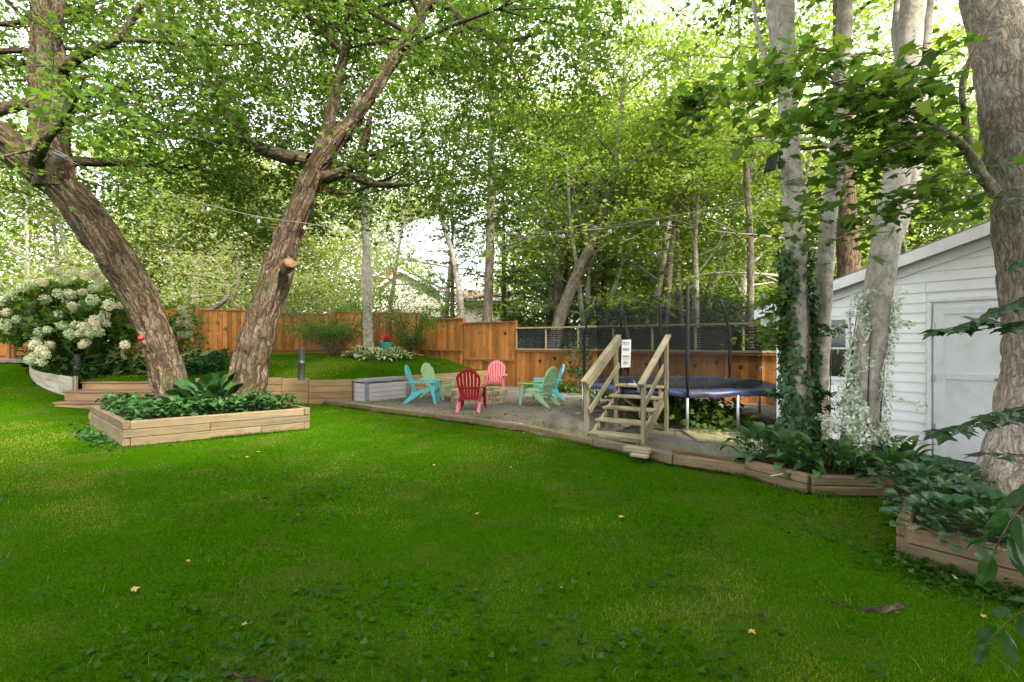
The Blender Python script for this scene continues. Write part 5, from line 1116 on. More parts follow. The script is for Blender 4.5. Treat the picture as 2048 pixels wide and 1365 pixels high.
# ------------------------------------------------------------------ chairs round the fire pit
def adirondack(label, p, rz, mat, mleg=None, mrim=None):
    t = thing('adirondack_chair', label, 'chair', p, rz, 'plastic garden chairs round the fire pit'); mleg = mleg or mat
    rec = R(17); B0 = Vector((-.20,0,.26)); Mb = Matrix.Translation(B0) @ Matrix.Rotation(-rec, 4, 'Y')     # back frame: z up the back, y across
    topc = lambda y: .74-.55*(abs(y)/.29)**2.4*.42
    n = 7; half_t, half_b = .285, .20
    side = lambda z: half_b+(half_t-half_b)*min(1, z/.42)-(.0 if z < .5 else (z-.5)*.25)
    for i in range(n):
        f0, f1 = -1+2*i/n+.045, -1+2*(i+1)/n-.045; pts = []
        for f in (f0, f1): pts.append((f*half_b, 0))
        def topat(f):
            y = f*half_t*.98; return (y, topc(y))
        pl_ = [(f0*half_b,0),(f1*half_b,0),(f1*half_t*.99,.42)]
        for f in np.linspace(f1, f0, 4): y = f*half_t*(.99 if abs(f) < .95 else .97); pl_.append((y, topc(y)))
        pl_.append((f0*half_t*.99,.42))
        Mloc = Mb @ Matrix(((0,1,0,0),(1,0,0,0),(0,0,1,0),(0,0,0,1)))
        MB().prism(pl_, .016, Mloc).build('back_slat', mat, t)
    # arched band and lower band behind the slats
    arc = [(y, topc(y)-.015) for y in np.linspace(-half_t*.97, half_t*.97, 13)]; inner = [(y*.93, topc(y)-.075) for y, _ in arc[::-1]]
    Mloc = Mb @ Matrix.Translation((-.016,0,0)) @ Matrix(((0,1,0,0),(1,0,0,0),(0,0,1,0),(0,0,0,1)))
    mb = MB()
    for k in range(12): a0, a1 = arc[k], arc[k+1]; b0, b1 = (arc[k][0]*.94, arc[k][1]-.07), (arc[k+1][0]*.94, arc[k+1][1]-.07); mb.prism([b0, b1, a1, a0], .02, Mloc)
    mb.build('back_arch', mrim or mat, t)
    MB().prism([(-.235,.26),(.235,.26),(.24,.31),(-.24,.31)], .025, Mloc).build('back_rail', mat, t)
    MB().prism([(-.20,.02),(.20,.02),(.20,.07),(-.20,.07)], .025, Mloc).build('back_rail', mat, t)
    for i in range(6):
        f = i/5; x = -.19+.47*f; z = .262+.115*f+.012*math.sin(f*math.pi); MB().cbox((x,0,z),(.082,.46,.018),.006, Matrix.Rotation(-.23, 3, 'Y')).build('seat_slat', mat, t)
    MB().cbox((.33,0,.335),(.022,.46,.085),.006, Matrix.Rotation(.25,3,'Y')).build('seat_front', mat, t)
    Mx = Matrix(((1,0,0),(0,1,0),(0,0,1)))
    for s_ in (-1, 1):
        MB().prism([(-.28,.215),(.31,.335),(.33,.385),(.28,.40),(-.22,.29)], .022, Matrix.Translation((0,s_*.235,0))).build('side_rail', mat, t)
        # rear leg slopes out behind, front leg carries the arm
        mb = MB(); mb.prism([(-.12,.26),(.02,.30),(-.08,.20),(-.38,-.0),(-.47,0.0),(-.28,.20)], .03, Matrix.Translation((0,s_*.25,0))); mb.prism([(-.10,.27),(-.02,.28),(-.39,0),(-.45,0)], .075, Matrix.Translation((0,s_*.235,0))); mb.build('rear_leg', mleg, t)
        mb = MB(); mb.prism([(.24,.53),(.335,.53),(.345,.34),(.40,0),(.34,0),(.26,.30)], .03, Matrix.Translation((0,s_*.285,0))); mb.cbox((.335,s_*.262,.28),(.02,.07,.5),.005, Matrix.Rotation(-.12,3,'Y')); mb.build('front_leg', mat, t)
        arm = [(-.36,-.03),(-.28,-.055),(.10,-.06),(.30,-.085),(.375,-.075),(.39,0),(.375,.06),(.30,.07),(.0,.05),(-.36,.035)]
        V = [(x, s_*(.30-y_), .535-.0*x) for x, y_ in arm]; nn = len(V); V2 = [(x, y_, z+.022) for x, y_, z in V]
        MB().add(V+V2, [tuple(range(nn)), tuple(range(2*nn-1, nn-1, -1))]+[(k, k+nn, (k+1)%nn+nn, (k+1)%nn) for k in range(nn)]).build('arm', mat, t)
    return t
pit = np.array((-.87,12.68)); T = M
def face(x, y, off=0): return math.atan2(pit[1]-y, pit[0]-x)+off
def chair(label, px, py, off, mat, **kw):
    p = g(px, py, .03); return adirondack(label, p, face(p[0], p[1], off), mat, **kw)
chair('turquoise chair beside the grey storage box, turned sideways', 845, 806, -.25, M['teal'])
chair('pale green chair between the turquoise chair and the timber wall', 876, 797, .0, M['mint'])
chair('deep red chair seen from behind in front of the fire pit', 942, 820, -.05, M['red'], mleg=M['pink'])
chair('faded pink chair facing the camera on the far side of the fire pit', 991, 786.5, .12, M['pink'])
chair('turquoise chair mostly hidden behind the pale green one', 1096, 800, -.12, M['teal'])
chair('pale green chair in front of the hidden turquoise one', 1078, 811, -.12, M['mint'])
# fire pit
fpit = thing('fire_pit', 'round fire pit of three rings of tan blocks among the chairs', 'fire pit', (*pit, .03)); NB, RO, RI = 22, .72, .52
for c_ in range(3):
    for k in range(NB):
        a0 = 2*math.pi*(k+.5*(c_ % 2))/NB; da = 2*math.pi/NB*.462; key = ('blk', c_, k % 4)
        if key not in _beam:
            mb = MB(); h0, h1 = .0, .098; jo = rnd.gauss(0,.008); V = []
            for z in (h0, h1):
                for r_, s_ in ((RI,-1),(RI,1),(RO+jo,1),(RO+.012+jo,0),(RO+jo,-1)): V.append((r_*math.cos(s_*da), r_*math.sin(s_*da), z))
            mb.add(V, [(4,3,2,1,0),(5,6,7,8,9)]+[(i,(i+1)%5,(i+1)%5+5,i+5) for i in range(5)]); me = mb.mesh('block'); me.materials.append(M['pit_stone']); _beam[key] = me
        o = link('block', _beam[key], None, fpit, (0,0,.107*c_)); o.rotation_euler = (0,0,a0)
MB().lathe([(.5,.02),(.3,.05),(.001,.06)], 20).build('ash', M['ash'], fpit, True)
for k, (a, l) in enumerate(((.3,.6),(1.4,.5),(2.5,.45))): plank_thing(('pale split log leaning against the fire pit rim','charred log lying inside the fire pit','short stick lying across the ash of the fire pit')[k], (*pit+.25*np.array((math.cos(a),math.sin(a))),.10), (*pit+.25*np.array((math.cos(a),math.sin(a)))+l*.6*np.array((math.cos(a*2),-abs(math.sin(a*2)))),.16+.22*(k == 0)), .06, .05, M['new_wood'] if k == 0 else M['old_wood'], 'firewood')
# storage box
bx = thing('storage_box', 'grey plank effect plastic storage box with lid against the timber wall', 'storage box', (-3.74,12.42,.03), math.atan2(.777,.629)); BL, BW, BH = 1.36, .62, .56
for yy, ln in ((0,'x'),(BW,'x')):
    for j in range(4): MB().cbox((BL/2, yy+(.012 if yy == 0 else -.012), .055+.118*j),(BL-.12,.024,.112),.006).build('panel', M['box_grey'], bx)
for xx in (.012, BL-.012):
    for j in range(4): MB().cbox((xx, BW/2, .055+.118*j),(.024,BW-.12,.112),.006).build('panel', M['box_grey'], bx)
for x in (.04, BL-.04):
    for y in (.035, BW-.035): MB().cbox((x,y,.245),(.10,.09,.49),.01).build('corner_post', M['box_dark'], bx)
mb = MB(); mb.cbox((BL/2,BW/2,.52),(BL+.05,BW+.05,.055),.015); mb.cbox((BL/2,BW/2,.555),(BL-.1,BW-.1,.025),.01); mb.build('lid', M['box_dark'], bx)
MB().cbox((BL/2,-.03,.50),(.16,.02,.04),.005).build('handle', M['box_dark'], bx)
# urn with red flowers
pu = hit(771,712,h_up); un = thing('urn_planter', 'turquoise pedestal urn full of red flowers beside the slim tree', 'planter', pu)
MB().lathe([(.001,0),(.14,0),(.14,.05),(.08,.09),(.06,.16),(.09,.24),(.18,.30),(.225,.38),(.235,.46),(.25,.47),(.25,.50),(.21,.50),(.20,.44)], 24).build('urn', M['pot_teal'], un, True)
p = rng.normal(0,1,(160,3))*np.array((.13,.13,.05))+np.array((0,0,.54)); leaf_obj('foliage', rng, p, .10, M['leaf_shrub'], un, tilt=.8)
bl = []
for s_ in range(3):
    q = unit(rng.normal(0,1,(40,3)))*.045; V, Fc, r = leaf_arrays(rng, q, .05, 'quad', .3, normal=unit(q)); me = mesh_np('flower', V, [Fc], {'rnd': r}); me.materials.append(M['petal_red'] if s_ else M['petal_pink']); bl.append(me)
for k in range(34): a = rng.uniform(0,6.28); q = rng.uniform(0,.24)**1; o = link('flower', bl[0 if k % 5 == 0 else 1+k % 2], None, un, (q*math.cos(a), q*math.sin(a), .58+.16*(1-(q/.25)**2)+rng.normal(0,.02)))
# glass ball hanging by the leaning trunk
rb = thing('garden_ball', 'small red glass ball hanging beside the leaning maple trunk', 'garden ornament', W(282,677,8.55)); mb = MB(); mb.lathe([(.001,-.05),(.03,-.04),(.048,-.015),(.05,.0),(.048,.015),(.03,.04),(.001,.05)], 16); mb.build('ball', M['red'], rb, True); MB().tube([(0,0,.048),(.01,0,.12),(.08,.05,.16)], .003, 5).build('hook', M['black'], rb)
# ------------------------------------------------------------------ front beds with their timbers
rng = np.random.default_rng(47)
bd = thing('bed_edging', 'two course curved timber edge in front of the ivy and creeper trunks', 'garden edging', (2.78,5.72,0)); o0 = np.array((2.78,5.72,0))
for i, (a, b) in enumerate(zip(BEDF[:-1], BEDF[1:])):
    for c_ in range(2): beam('timber', np.array((*a, .05+.10*c_))-o0, np.array((*b, .05+.10*c_+.004))-o0, .11-.01*c_, .097, M['edge_wood'], bd, bev=.012, ext=-.004, share=False)
beam('timber', np.array((3.95,4.98,.05))-o0, np.array((4.3,5.5,.05))-o0, .10, .097, M['edge_wood'], bd, share=False)
BED = [(2.78,5.72),(3.12,5.06),(3.95,4.98),(4.35,5.4),(4.55,6.3),(3.6,6.9),(2.9,6.4)]
structure(link('bed_soil', sheet('bed_soil', BED, lambda x, y: .15+.06*(fbm(np.stack([x*2, y*2, 0*x], -1))-.5)-.12*sstep(.5,.0,seg_dist(x,y,[(4.35,5.4),(4.55,6.3),(3.6,6.9),(2.9,6.4)])), .07), M['soil']))
fb = thing('bed_edging', 'two course timber corner holding the plants under the stout flaky trunk', 'garden edging', (2.88,3.53,0)); o0 = np.array((2.88,3.53,0))
for c_ in range(2):
    z = .065+.128*c_
    beam('timber', np.array((2.90,3.54,z))-o0, np.array((3.55,2.75,z))-o0, .085, .122, M['edge_wood'], fb, bev=.01, share=False)
    beam('timber', np.array((2.93,3.62,z+.003))-o0, np.array((3.47,4.2,z+.003))-o0, .085, .122, M['edge_wood'], fb, bev=.01, share=False)
beam('post', np.array((2.97,3.60,-.02))-o0, np.array((2.97,3.60,.245))-o0, .06, .06, M['edge_wood'], fb, up=(1,0,0))
BED2 = [(2.95,3.58),(3.62,2.78),(6.5,2.4),(6.5,4.2),(4.9,4.9),(3.66,4.55)]
structure(link('bed_soil', sheet('bed_soil', BED2, lambda x, y: .20+.05*(fbm(np.stack([x*2, y*2, 0*x], -1))-.5), .07), M['soil']))

# ------------------------------------------------------------------ single-leaf plants
def broad_leaf(seed, L, Wd, kind, mat, droop=.5, stalk=.5, nu=5, nv=8):
    """one leaf with its stalk, base at the origin, reaching along +X and arching over"""
    g = np.random.default_rng(seed); V = []; U = []; VV = []
    a = R(62); x = z = 0.0; spine = [(0,0)]; n = 6
    for i in range(3): spine.append((spine[-1][0]+L*stalk/3*math.cos(a), spine[-1][1]+L*stalk/3*math.sin(a))); a -= .16
    s0 = spine[-1]; mb = MB(); mb.tube([(p[0],0,p[1]) for p in spine], [L*.018,L*.016,L*.013,L*.010], 5, False); ns = len(mb.v); Fc = list(mb.f); V = list(mb.v); U = [0]*ns; VV = [0]*ns
    px, pz = s0; blade = []
    for j in range(nv+1):
        v = j/nv; blade.append((px, pz, a)); px += L/nv*math.cos(a); pz += L/nv*math.sin(a); a -= droop*(.7+.9*v)/nv*1.9
    for j, (bx_, bz_, aa) in enumerate(blade):
        v = j/nv
        if kind == 'heart': wv = math.sin(math.pi*min(1, v*.86+.14)**.72)**.8*(1 if v < .98 else .15)
        elif kind == 'lance': wv = math.sin(math.pi*(v*.93+.05)**.85)
        else: wv = math.sqrt(max(.0, 1-(2*v-1)**2))*.98+.05
        wv = max(wv, .03)*Wd/2
        for i in range(nu):
            u = -1+2*i/(nu-1); cup = .22*wv*abs(u)**1.6+.04*wv*math.sin(9*v+3*u+seed)
            V.append((bx_-math.sin(aa)*cup, u*wv, bz_+math.cos(aa)*cup)); U.append(u); VV.append(v)
    for j in range(nv):
        for i in range(nu-1): q = ns+j*nu+i; Fc.append((q, q+1, q+nu+1, q+nu))
    me = bpy.data.meshes.new('leaf'); me.from_pydata(V, [], Fc)
    for nm, arr in (('u', U), ('v', VV)): at = me.attributes.new(nm, 'FLOAT', 'POINT'); at.data.foreach_set('value', np.array(arr, np.float32))
    for p in me.polygons: p.use_smooth = True
    me.materials.append(mat); return me
LV = {
 'hosta': [broad_leaf(s, .30, .21, 'heart', M['hosta'], .55, .9) for s in range(3)],
 'vari': [broad_leaf(s, .22, .13, 'heart', M['hosta_vari'], .85, .6, 3, 5) for s in range(3)],
 'comf': [broad_leaf(s, .27, .105, 'lance', M['comfrey'], .75, .35, 3, 6) for s in range(3)],
 'round': [broad_leaf(s, .115, .105, 'round', M['round_leaf'], .5, 1.1, 5, 5) for s in range(3)],
}
def clump(name, label, cat, p, kind, n, rad, s=(.7,1.2), pitch=(-.5,.35), group=None, hcore=.0):
    t = thing(name, label, cat, p, 0, group)
    for i in range(n):
        f = (i+.5)/n; az = i*2.399+rng.uniform(-.4,.4); rr = rad*math.sqrt(f)*.75
        o = link('leaf', LV[kind][i % 3], None, t, (rr*math.cos(az), rr*math.sin(az), hcore*(1-f)))
        k = rng.uniform(*s); o.scale = (k,k,k); pt = pitch[0]+(pitch[1]-pitch[0])*f+rng.normal(0,.12); o.rotation_euler = (rng.normal(0,.15), pt, az+rng.normal(0,.25))
    return t
bedc = (A_+B_+C_+D_)/4
clump('hosta', 'big leaved dark green hosta between the two trunks in the raised bed', 'hosta', (*W(420,785,8.75)[:2],.31), 'hosta', 46, .42, (.8,1.35), (-.75,.25), hcore=.12)
clump('hosta', 'smaller dark hosta at the front foot of the leaning trunk in the raised bed', 'hosta', (*W(345,790,8.15)[:2],.31), 'hosta', 20, .25, (.5,.9), (-.6,.3))
for i, (px, py, n, rd, lb) in enumerate(((722,722,60,.42,'variegated hosta at the left foot of the slim lawn tree'),(752,727,70,.48,'variegated hosta in front of the turquoise urn'),(792,724,62,.45,'variegated hosta at the outer right end under the urn'))):
    p = hit(px, py-5, h_up); clump('hosta', lb, 'hosta', p, 'vari', n, rd, (.9,1.35), (-.9,.45), 'variegated hostas round the slim tree', .12)
p = hit(385, 726, h_up); clump('hosta', 'variegated hosta on the upper lawn behind the leaning trunk', 'hosta', p, 'vari', 50, .35, (.9,1.3), (-.9,.4), hcore=.12)
gz = .16
for px, Y, n, rd, s, lb in ((1522,6.05,36,.36,(.75,1.2),'pointed leafy clump at the gravel end of the creeper bed'),(1575,5.65,38,.36,(.75,1.2),'pointed leafy clump in front of the ivy trunk'),(1630,5.38,36,.34,(.7,1.1),'pointed leafy clump between ivy trunk and creeper trunk'),(1685,5.30,30,.3,(.8,1.2),'pointed leafy clump at the front foot of the creeper trunk'),
                            (1762,5.55,38,.36,(.75,1.2),'pointed leafy clump right behind the creeper trunk'),(1798,5.35,36,.34,(.7,1.1),'pointed leafy clump nearest the shed door'),(1785,5.05,26,.26,(.7,1.0),'low pointed clump spilling over the timber end'),(1560,6.35,26,.3,(.8,1.2),'pointed clump behind the ivy trunk by the shed corner')):
    clump('comfrey', lb, 'leafy plant', ((px-1024)/F*Y, Y, gz), 'comf', n, rd, s, (-.85,.35), 'pointed leafy clumps in the creeper bed', .1)
for px, Y, n, rd, lb in ((1850,4.35,60,.42,'round leaved plant spilling at the far corner of the front bed'),(1900,3.9,64,.42,'round leaved plant in the middle of the front bed'),(1975,3.6,60,.40,'round leaved plant at the foot of the stout flaky trunk'),(1880,4.6,46,.4,'round leaved plant beside the ground fabric'),(1905,3.5,50,.36,'round leaved plant right behind the front bed timber corner'),(2000,3.2,50,.36,'round leaved plant at the frame edge of the front bed')):
    clump('ground_plant', lb, 'leafy plant', ((px-1024)/F*Y, Y, .21), 'round', int(n*1.5), rd, (.5,.9), (-.5,.5), 'round leaved plants in the front bed', .10)

# ------------------------------------------------------------------ uncountable low growth
def mass(name, label, pts, size, mat, shape='maple6', tilt=.5):
    o = stuff(leaf_obj(name, rng, pts, size, mat, shape=shape, tilt=tilt)); o['label'] = label; return o
u = rng.uniform(0,1,(3600,2)); q = quad; P2 = ((1-u[:,:1])*(1-u[:,1:])*q[0]+u[:,:1]*(1-u[:,1:])*q[1]+u[:,:1]*u[:,1:]*q[2]+(1-u[:,:1])*u[:,1:]*q[3]); P2 = bedc+(P2-bedc)*.94
hgt = .34+rng.uniform(0,1,3600)**.7*.30*(.35+fbm(np.c_[P2*1.7, np.zeros(3600)])); mass('bed_undergrowth', 'dark leafy ground cover filling the raised bed', np.c_[P2, hgt], .095, M['leaf_ground'], 'maple6', .45)
# bed below the hydrangea
n = 6500; X = rng.uniform(-13.2,-7.9,n); Y = rng.uniform(12.2,14.2,n); ok = (inpoly(X, Y, UPPER)) & (seg_dist(X, Y, FRONT[:3]+[(-9.2,13.0)]) < 1.35) & ~((X > -10.6) & (Y < 12.75)); X, Y = X[ok], Y[ok]
hz = h_up(X, Y)+rng.uniform(0,1,len(X))**.6*(.15+.5*fbm(np.stack([X*1.6, Y*1.6, 0*X], -1)))*sstep(0,.3,fbm(np.stack([X*1.1, Y*1.1, 0*X+4], -1))-.1)
mass('bed_undergrowth', 'leafy perennials spreading below the white hydrangea', np.stack([X, Y, hz], 1), .11, M['leaf_ground'])
n = 260; X = rng.uniform(-11.3,-8.6,n); Y = rng.uniform(12.8,13.8,n); mass('strap_leaves', 'pale arching strap leaves among the perennials below the hydrangea', np.stack([X, Y, h_up(X,Y)+rng.uniform(.1,.5,n)], 1), .38, M['grass_dry'], 'long', .8)
# nettles and weeds under and round the trampoline, along the fence
n = 30000; X = rng.uniform(.2,6.5,n); Y = rng.uniform(7.6,16.2,n); dF = (X-.117)*-.591+(Y-16.6)*-.807
dT = np.hypot(X-3.45, Y-10.2); m = np.maximum(sstep(1.5,.2,dF)*.9, sstep(2.5,1.6,dT)*sstep(-1.4,.2,(X-3.0)+(Y-10.2)*.4)) ; m = np.maximum(m, sstep(4.2,5.0,X)*.8)
ok = (rng.uniform(0,1,n) < m*np.clip((fbm(np.stack([X*1.1, Y*1.1, 0*X], -1))-.3)*4,0,1)) & (dF > .1) & ~((X < 2.75) & (Y < 9.6)) & ~(((X-4.57)*-.846+(Y-8.3)*-.533 < .1) & (X > 4.4)); X, Y = X[ok], Y[ok]
mass('undergrowth', 'low leafy weeds under the trampoline and along the rusty fence', np.stack([X, Y, .03+rng.uniform(0,1,len(X))**.8*(.08+.6*fbm(np.stack([X*1.4, Y*1.4, 0*X+2], -1))**1.5)], 1), .10, M['leaf_shrub'])
# weeds in the lawn, thicker near the camera at the left
n = 26000; Y = rng.uniform(1.9,7.5,n); X = rng.uniform(-1.25,1.15,n)*Y; f = fbm(np.stack([X*1.0, Y*1.0, 0*X+9], -1)); pr = np.clip((f-.47)*7,0,1)*(.25+.75*sstep(.5,-2.5,X))*sstep(6.5,3.2,Y)*(.45+.55*sstep(-.5,-2.2,X))+.10*np.clip((f-.5)*8,0,1)
ok = (rng.uniform(0,1,n) < pr*.8) & inpoly(X, Y, LAWN); X, Y = X[ok], Y[ok]
mass('lawn_weeds', 'broad leaved weeds and creeping ivy growing flat in the shaded lawn', np.stack([X, Y, h_low(X,Y)+rng.uniform(.012,.035,len(X))], 1), .038, M['leaf_weed'], 'maple6', .35)
X = rng.normal(-7.0,.6,330); Y = 8.2+(X+7.05)*-.87+rng.normal(-.08,.14,330); ok = inpoly(X, Y, LAWN) & ~inpoly(X, Y, [tuple(A_),tuple(B_),tuple(C_),tuple(D_)]); mass('lawn_weeds', 'dark creeping weeds along the side of the raised bed', np.stack([X[ok], Y[ok], rng.uniform(.015,.06,ok.sum())], 1), .06, M['leaf_ground'])
n = 700; tt = rng.uniform(0,1,n); X = 2.85+tt*.75+rng.normal(-.10,.13,n); Y = 3.5-tt*.85+rng.normal(-.06,.13,n); ok = ((X-2.88)*.85+(Y-3.53)*.6) < -.01; mass('lawn_weeds', 'dark small leaved weeds crowding the foot of the front bed timbers', np.stack([X[ok], Y[ok], rng.uniform(.01,.08,ok.sum())], 1), .045, M['leaf_weed'], 'maple6', .4)
X = rng.uniform(2.2,2.95,130); Y = rng.uniform(3.6,4.7,130); ok = X < 2.9+.3*(Y-3.6)*.6; mass('lawn_weeds', 'sparse weeds in the lawn beside the front bed', np.stack([X[ok], Y[ok], rng.uniform(.02,.05,ok.sum())], 1), .034, M['leaf_weed'], 'quad', .4)

# ------------------------------------------------------------------ creepers on the trunks
def creeper(name, label, Q, r, zlo, zhi, n, size, mat, dens, out=.05, shape='maple6', face_=None, sprig=0):
    t = thing(name, label, 'climbing plant', Q[0]); zz_ = rng.uniform(zlo, zhi, n); c_ = np.stack([np.interp(zz_, Q[:,2], Q[:,k]) for k in range(2)], 1); rr = np.interp(zz_, Q[:,2], r)
    th_ = rng.uniform(0, 2*np.pi, n) if face_ is None else rng.normal(face_[0], face_[1], n); nrm = np.stack([np.cos(th_), np.sin(th_), np.full(n,.25)], 1)
    P = np.c_[c_, zz_]+nrm*(rr+rng.uniform(.0,1,n)**1.5*out*(.4+1.2*fbm(np.c_[c_*3, zz_*3])))[:,None]*np.array((1,1,0)); P[:,2] = zz_
    ok = rng.uniform(0,1,n) < dens(zz_, fbm(np.c_[np.cos(th_)*.8, np.sin(th_)*.8, zz_*1.6]+3)); P, nrm = P[ok], nrm[ok]
    if sprig:
        for _ in range(sprig):
            k = rng.integers(len(P)); d = nrm[k]*np.array((1,.6,.4))+rng.normal(0,.25,3); SP = curve(rng, P[k], d, rng.uniform(.15,.38), 4, .15); m = 60; w_ = rng.uniform(0,1,m)
            e = np.stack([np.interp(w_, np.linspace(0,1,5), SP[:,j]) for j in range(3)], 1)+rng.normal(0,.022,(m,3)); P = np.r_[P, e]; nrm = np.r_[nrm, np.tile((nrm[k]*.3+np.array((0,0,.8)))[None], (m,1))]
    out_ = np.tile((0,0,-.6), (len(P),1)); V, Fc, rn = leaf_arrays(rng, P-Q[0], size, shape, .45, normal=nrm, out=out_, jit=.6)
    link('foliage', mesh_np('foliage', V, [Fc], {'rnd': rn}), mat, t)
    w = Wood()
    for k in range(7):
        a0 = rng.uniform(0,6.28); zs = np.linspace(zlo, zlo+(zhi-zlo)*rng.uniform(.5,.95), 12); pth = np.stack([np.interp(zs, Q[:,2], Q[:,0])+(np.interp(zs, Q[:,2], r)+.008)*np.cos(a0+.25*np.sin(zs*2+k)), np.interp(zs, Q[:,2], Q[:,1])+(np.interp(zs, Q[:,2], r)+.008)*np.sin(a0+.25*np.sin(zs*2+k)), zs], 1)-Q[0]; w.limb(pth, np.linspace(.012,.005,12), 5, 0, .2)
    w.build('stem', M['bark_brown'], t); return t
Q1, R1 = t1[2], t1[3]; Q3, R3 = t3[2], t3[3]
creeper('ivy', 'dark green ivy clothing the lower half of the pale trunk', Q1, R1, .15, 2.95, 9500, .062, M['leaf_ivy'], lambda z, f: np.clip((f-.31-.10*z/2.9)*5,0,1)*sstep(2.95,2.4,z), .07, sprig=7)
creeper('euonymus', 'white and green variegated creeper climbing the leaning grey trunk', Q3, R3,   .2, 2.25, 12500, .040, M['leaf_vari'], lambda z, f: np.clip((f-.43)*6,0,1)*sstep(2.25,2.0,z), .11, 'quad', face_=(-2.0,1.0), sprig=12)
creeper('euonymus', 'few white variegated sprigs at the back foot of the ivy trunk', t2[2], t2[3], .2, 1.6, 1500, .042, M['leaf_vari'], lambda z, f: np.clip((f-.48)*7,0,1), .08, 'quad', face_=(-2.2,1.0), sprig=3)
# bare leafy shoots hanging off the ivy trunk towards the trampoline
sh = thing('ivy', 'loose ivy shoots reaching from the pale trunk towards the trampoline net', 'climbing plant', W(1585,650,6.1)); w = Wood(); a = []
for k in range(9):
    p = W(rng.uniform(1560,1590), rng.uniform(580,700), 6.1); SP = curve(rng, p, (-1, rng.uniform(-.3,.5), rng.uniform(-.25,.35)), rng.uniform(.25,.48), 5, .15, -.05); w.limb(SP, np.linspace(.006,.003,6), 4); a += list(SP[1:])
w.build('stem', M['bark_brown'], sh, np.array(sh.location)); leaf_obj('foliage', rng, spray_points(rng, np.array(a), 11, .07, .7), .065, M['leaf_shrub'], sh, np.array(sh.location), shape='maple6')

# ------------------------------------------------------------------ lamp on the ivy trunk, string lights
fl = thing('solar_lamp', 'black solar lamp strapped high on the ivy clad trunk', 'lamp', W(1558,328,5.98)); o0 = np.array(fl.location)
MB().cbox((.03,0,0),(.05,.09,.11),.008).build('housing', M['black'], fl); MB().tube([(.0,0,0),(-.05,-.01,.0),(-.09,-.02,.01)], .01, 8).build('arm', M['black'], fl)
o = MB().cbox((0,0,0),(.015,.17,.23),.004).build('panel', M['glass_dark'], fl, loc=(-.10,-.02,.0)); o.rotation_euler = (0, R(18), R(25)); MB().tube([(.02,-.04,-.05),(.0,-.03,-.22),(.03,-.05,-.4)], .004, 5).build('cable', M['black'], fl)
def string_light(label, pts, bulbs, br, cr, colr):
    P = np.array([W(*p) for p in pts]); t = thing('string_light', label, 'string lights', P[0], 0, 'string lights hung between the trees'); L = np.r_[0, np.cumsum(np.linalg.norm(np.diff(P, axis=0), axis=1))]; s_ = np.linspace(0, L[-1], 90)
    Q = np.stack([np.interp(s_, L, P[:,k]) for k in range(3)], 1)
    for _ in range(4): Q[1:-1] = (Q[:-2]+2*Q[1:-1]+Q[2:])/4
    MB().tube(Q-P[0], cr, 6).build('cord', colr, t, True)
    sm = MB().lathe([(.001,.0),(br*.5,-.004),(br*.55,-br*1.6),(br*.4,-br*1.7)], 10).mesh('socket', True); sm.materials.append(M['socket'])
    bm_ = MB().lathe([(br*.4,-br*1.7),(br*.75,-br*2.4),(br*.98,-br*3.3),(br*.8,-br*4.3),(br*.3,-br*4.9),(.001,-br*5.0)], 12).mesh('bulb', True); bm_.materials.append(M['bulb'])
    for px in bulbs:
        k = int(np.argmin(np.abs((Q[:,0]/Q[:,1])*F+1024-px))); q = Q[k]-P[0]; o = link('socket', sm, None, t, q); b = link('bulb', bm_, None, o); o.rotation_euler = (rng.normal(0,.12), rng.normal(0,.12), 0)
string_light('long drooping string of clear bulbs hung from leaning maple to ivy trunk', [(98,300,7.85),(126,316,7.8),(219,357,7.75),(318,386,7.7),(416,410,7.6),(513,434,7.5),(612,447,7.4),(730,466,7.25),(870,472,7.1),(1000,469,6.9),(1120,464,6.75),(1222,453,6.6),(1320,437,6.45),(1420,419,6.3),(1520,394,6.1),(1566,370,5.98)], (219,318,416,513,612,718,815,920,1020,1122,1222,1325,1424,1520), .022, .005, M['cord'])
string_light('thin string of small bulbs running back to the slim tree on the upper lawn', [(110,312,8.0),(190,345,9),(240,368,10),(291,399,11),(356,428,12),(404,446,12.7),(458,465,13.4),(499,477,14),(582,492,14.6),(640,492,15),(732,470,Yt)], (245,291,356,404,458,499,555,590,690), .022, .006, M['black'])
tp = thing('cord_wrap', 'grey and blue rope wrapped round the leaning maple under its upright stem', 'rope', W(100,305,7.95))
for k in range(4): MB().tube([(.27*math.cos(a)+.02*k, .0+.05*math.sin(a)-.02*k, -.04+.02*k-.17*math.cos(a+.2)*.7) for a in np.linspace(-1.2,1.5,12)], .011, 6).build('loop', M['cord'] if k != 2 else M['pad_blue'], tp, True)
tw = thing('cord_wrap', 'cord tied round the ivy trunk holding up the string lights', 'rope', W(1587,368,6.1))
for k in range(3): MB().tube([((.128+.004*k)*math.cos(a), (.128+.004*k)*math.sin(a), .02*k-.02+.02*math.sin(a+k)) for a in np.linspace(0,2*math.pi,20)], .006, 5).build('loop', M['cord'], tw, True)

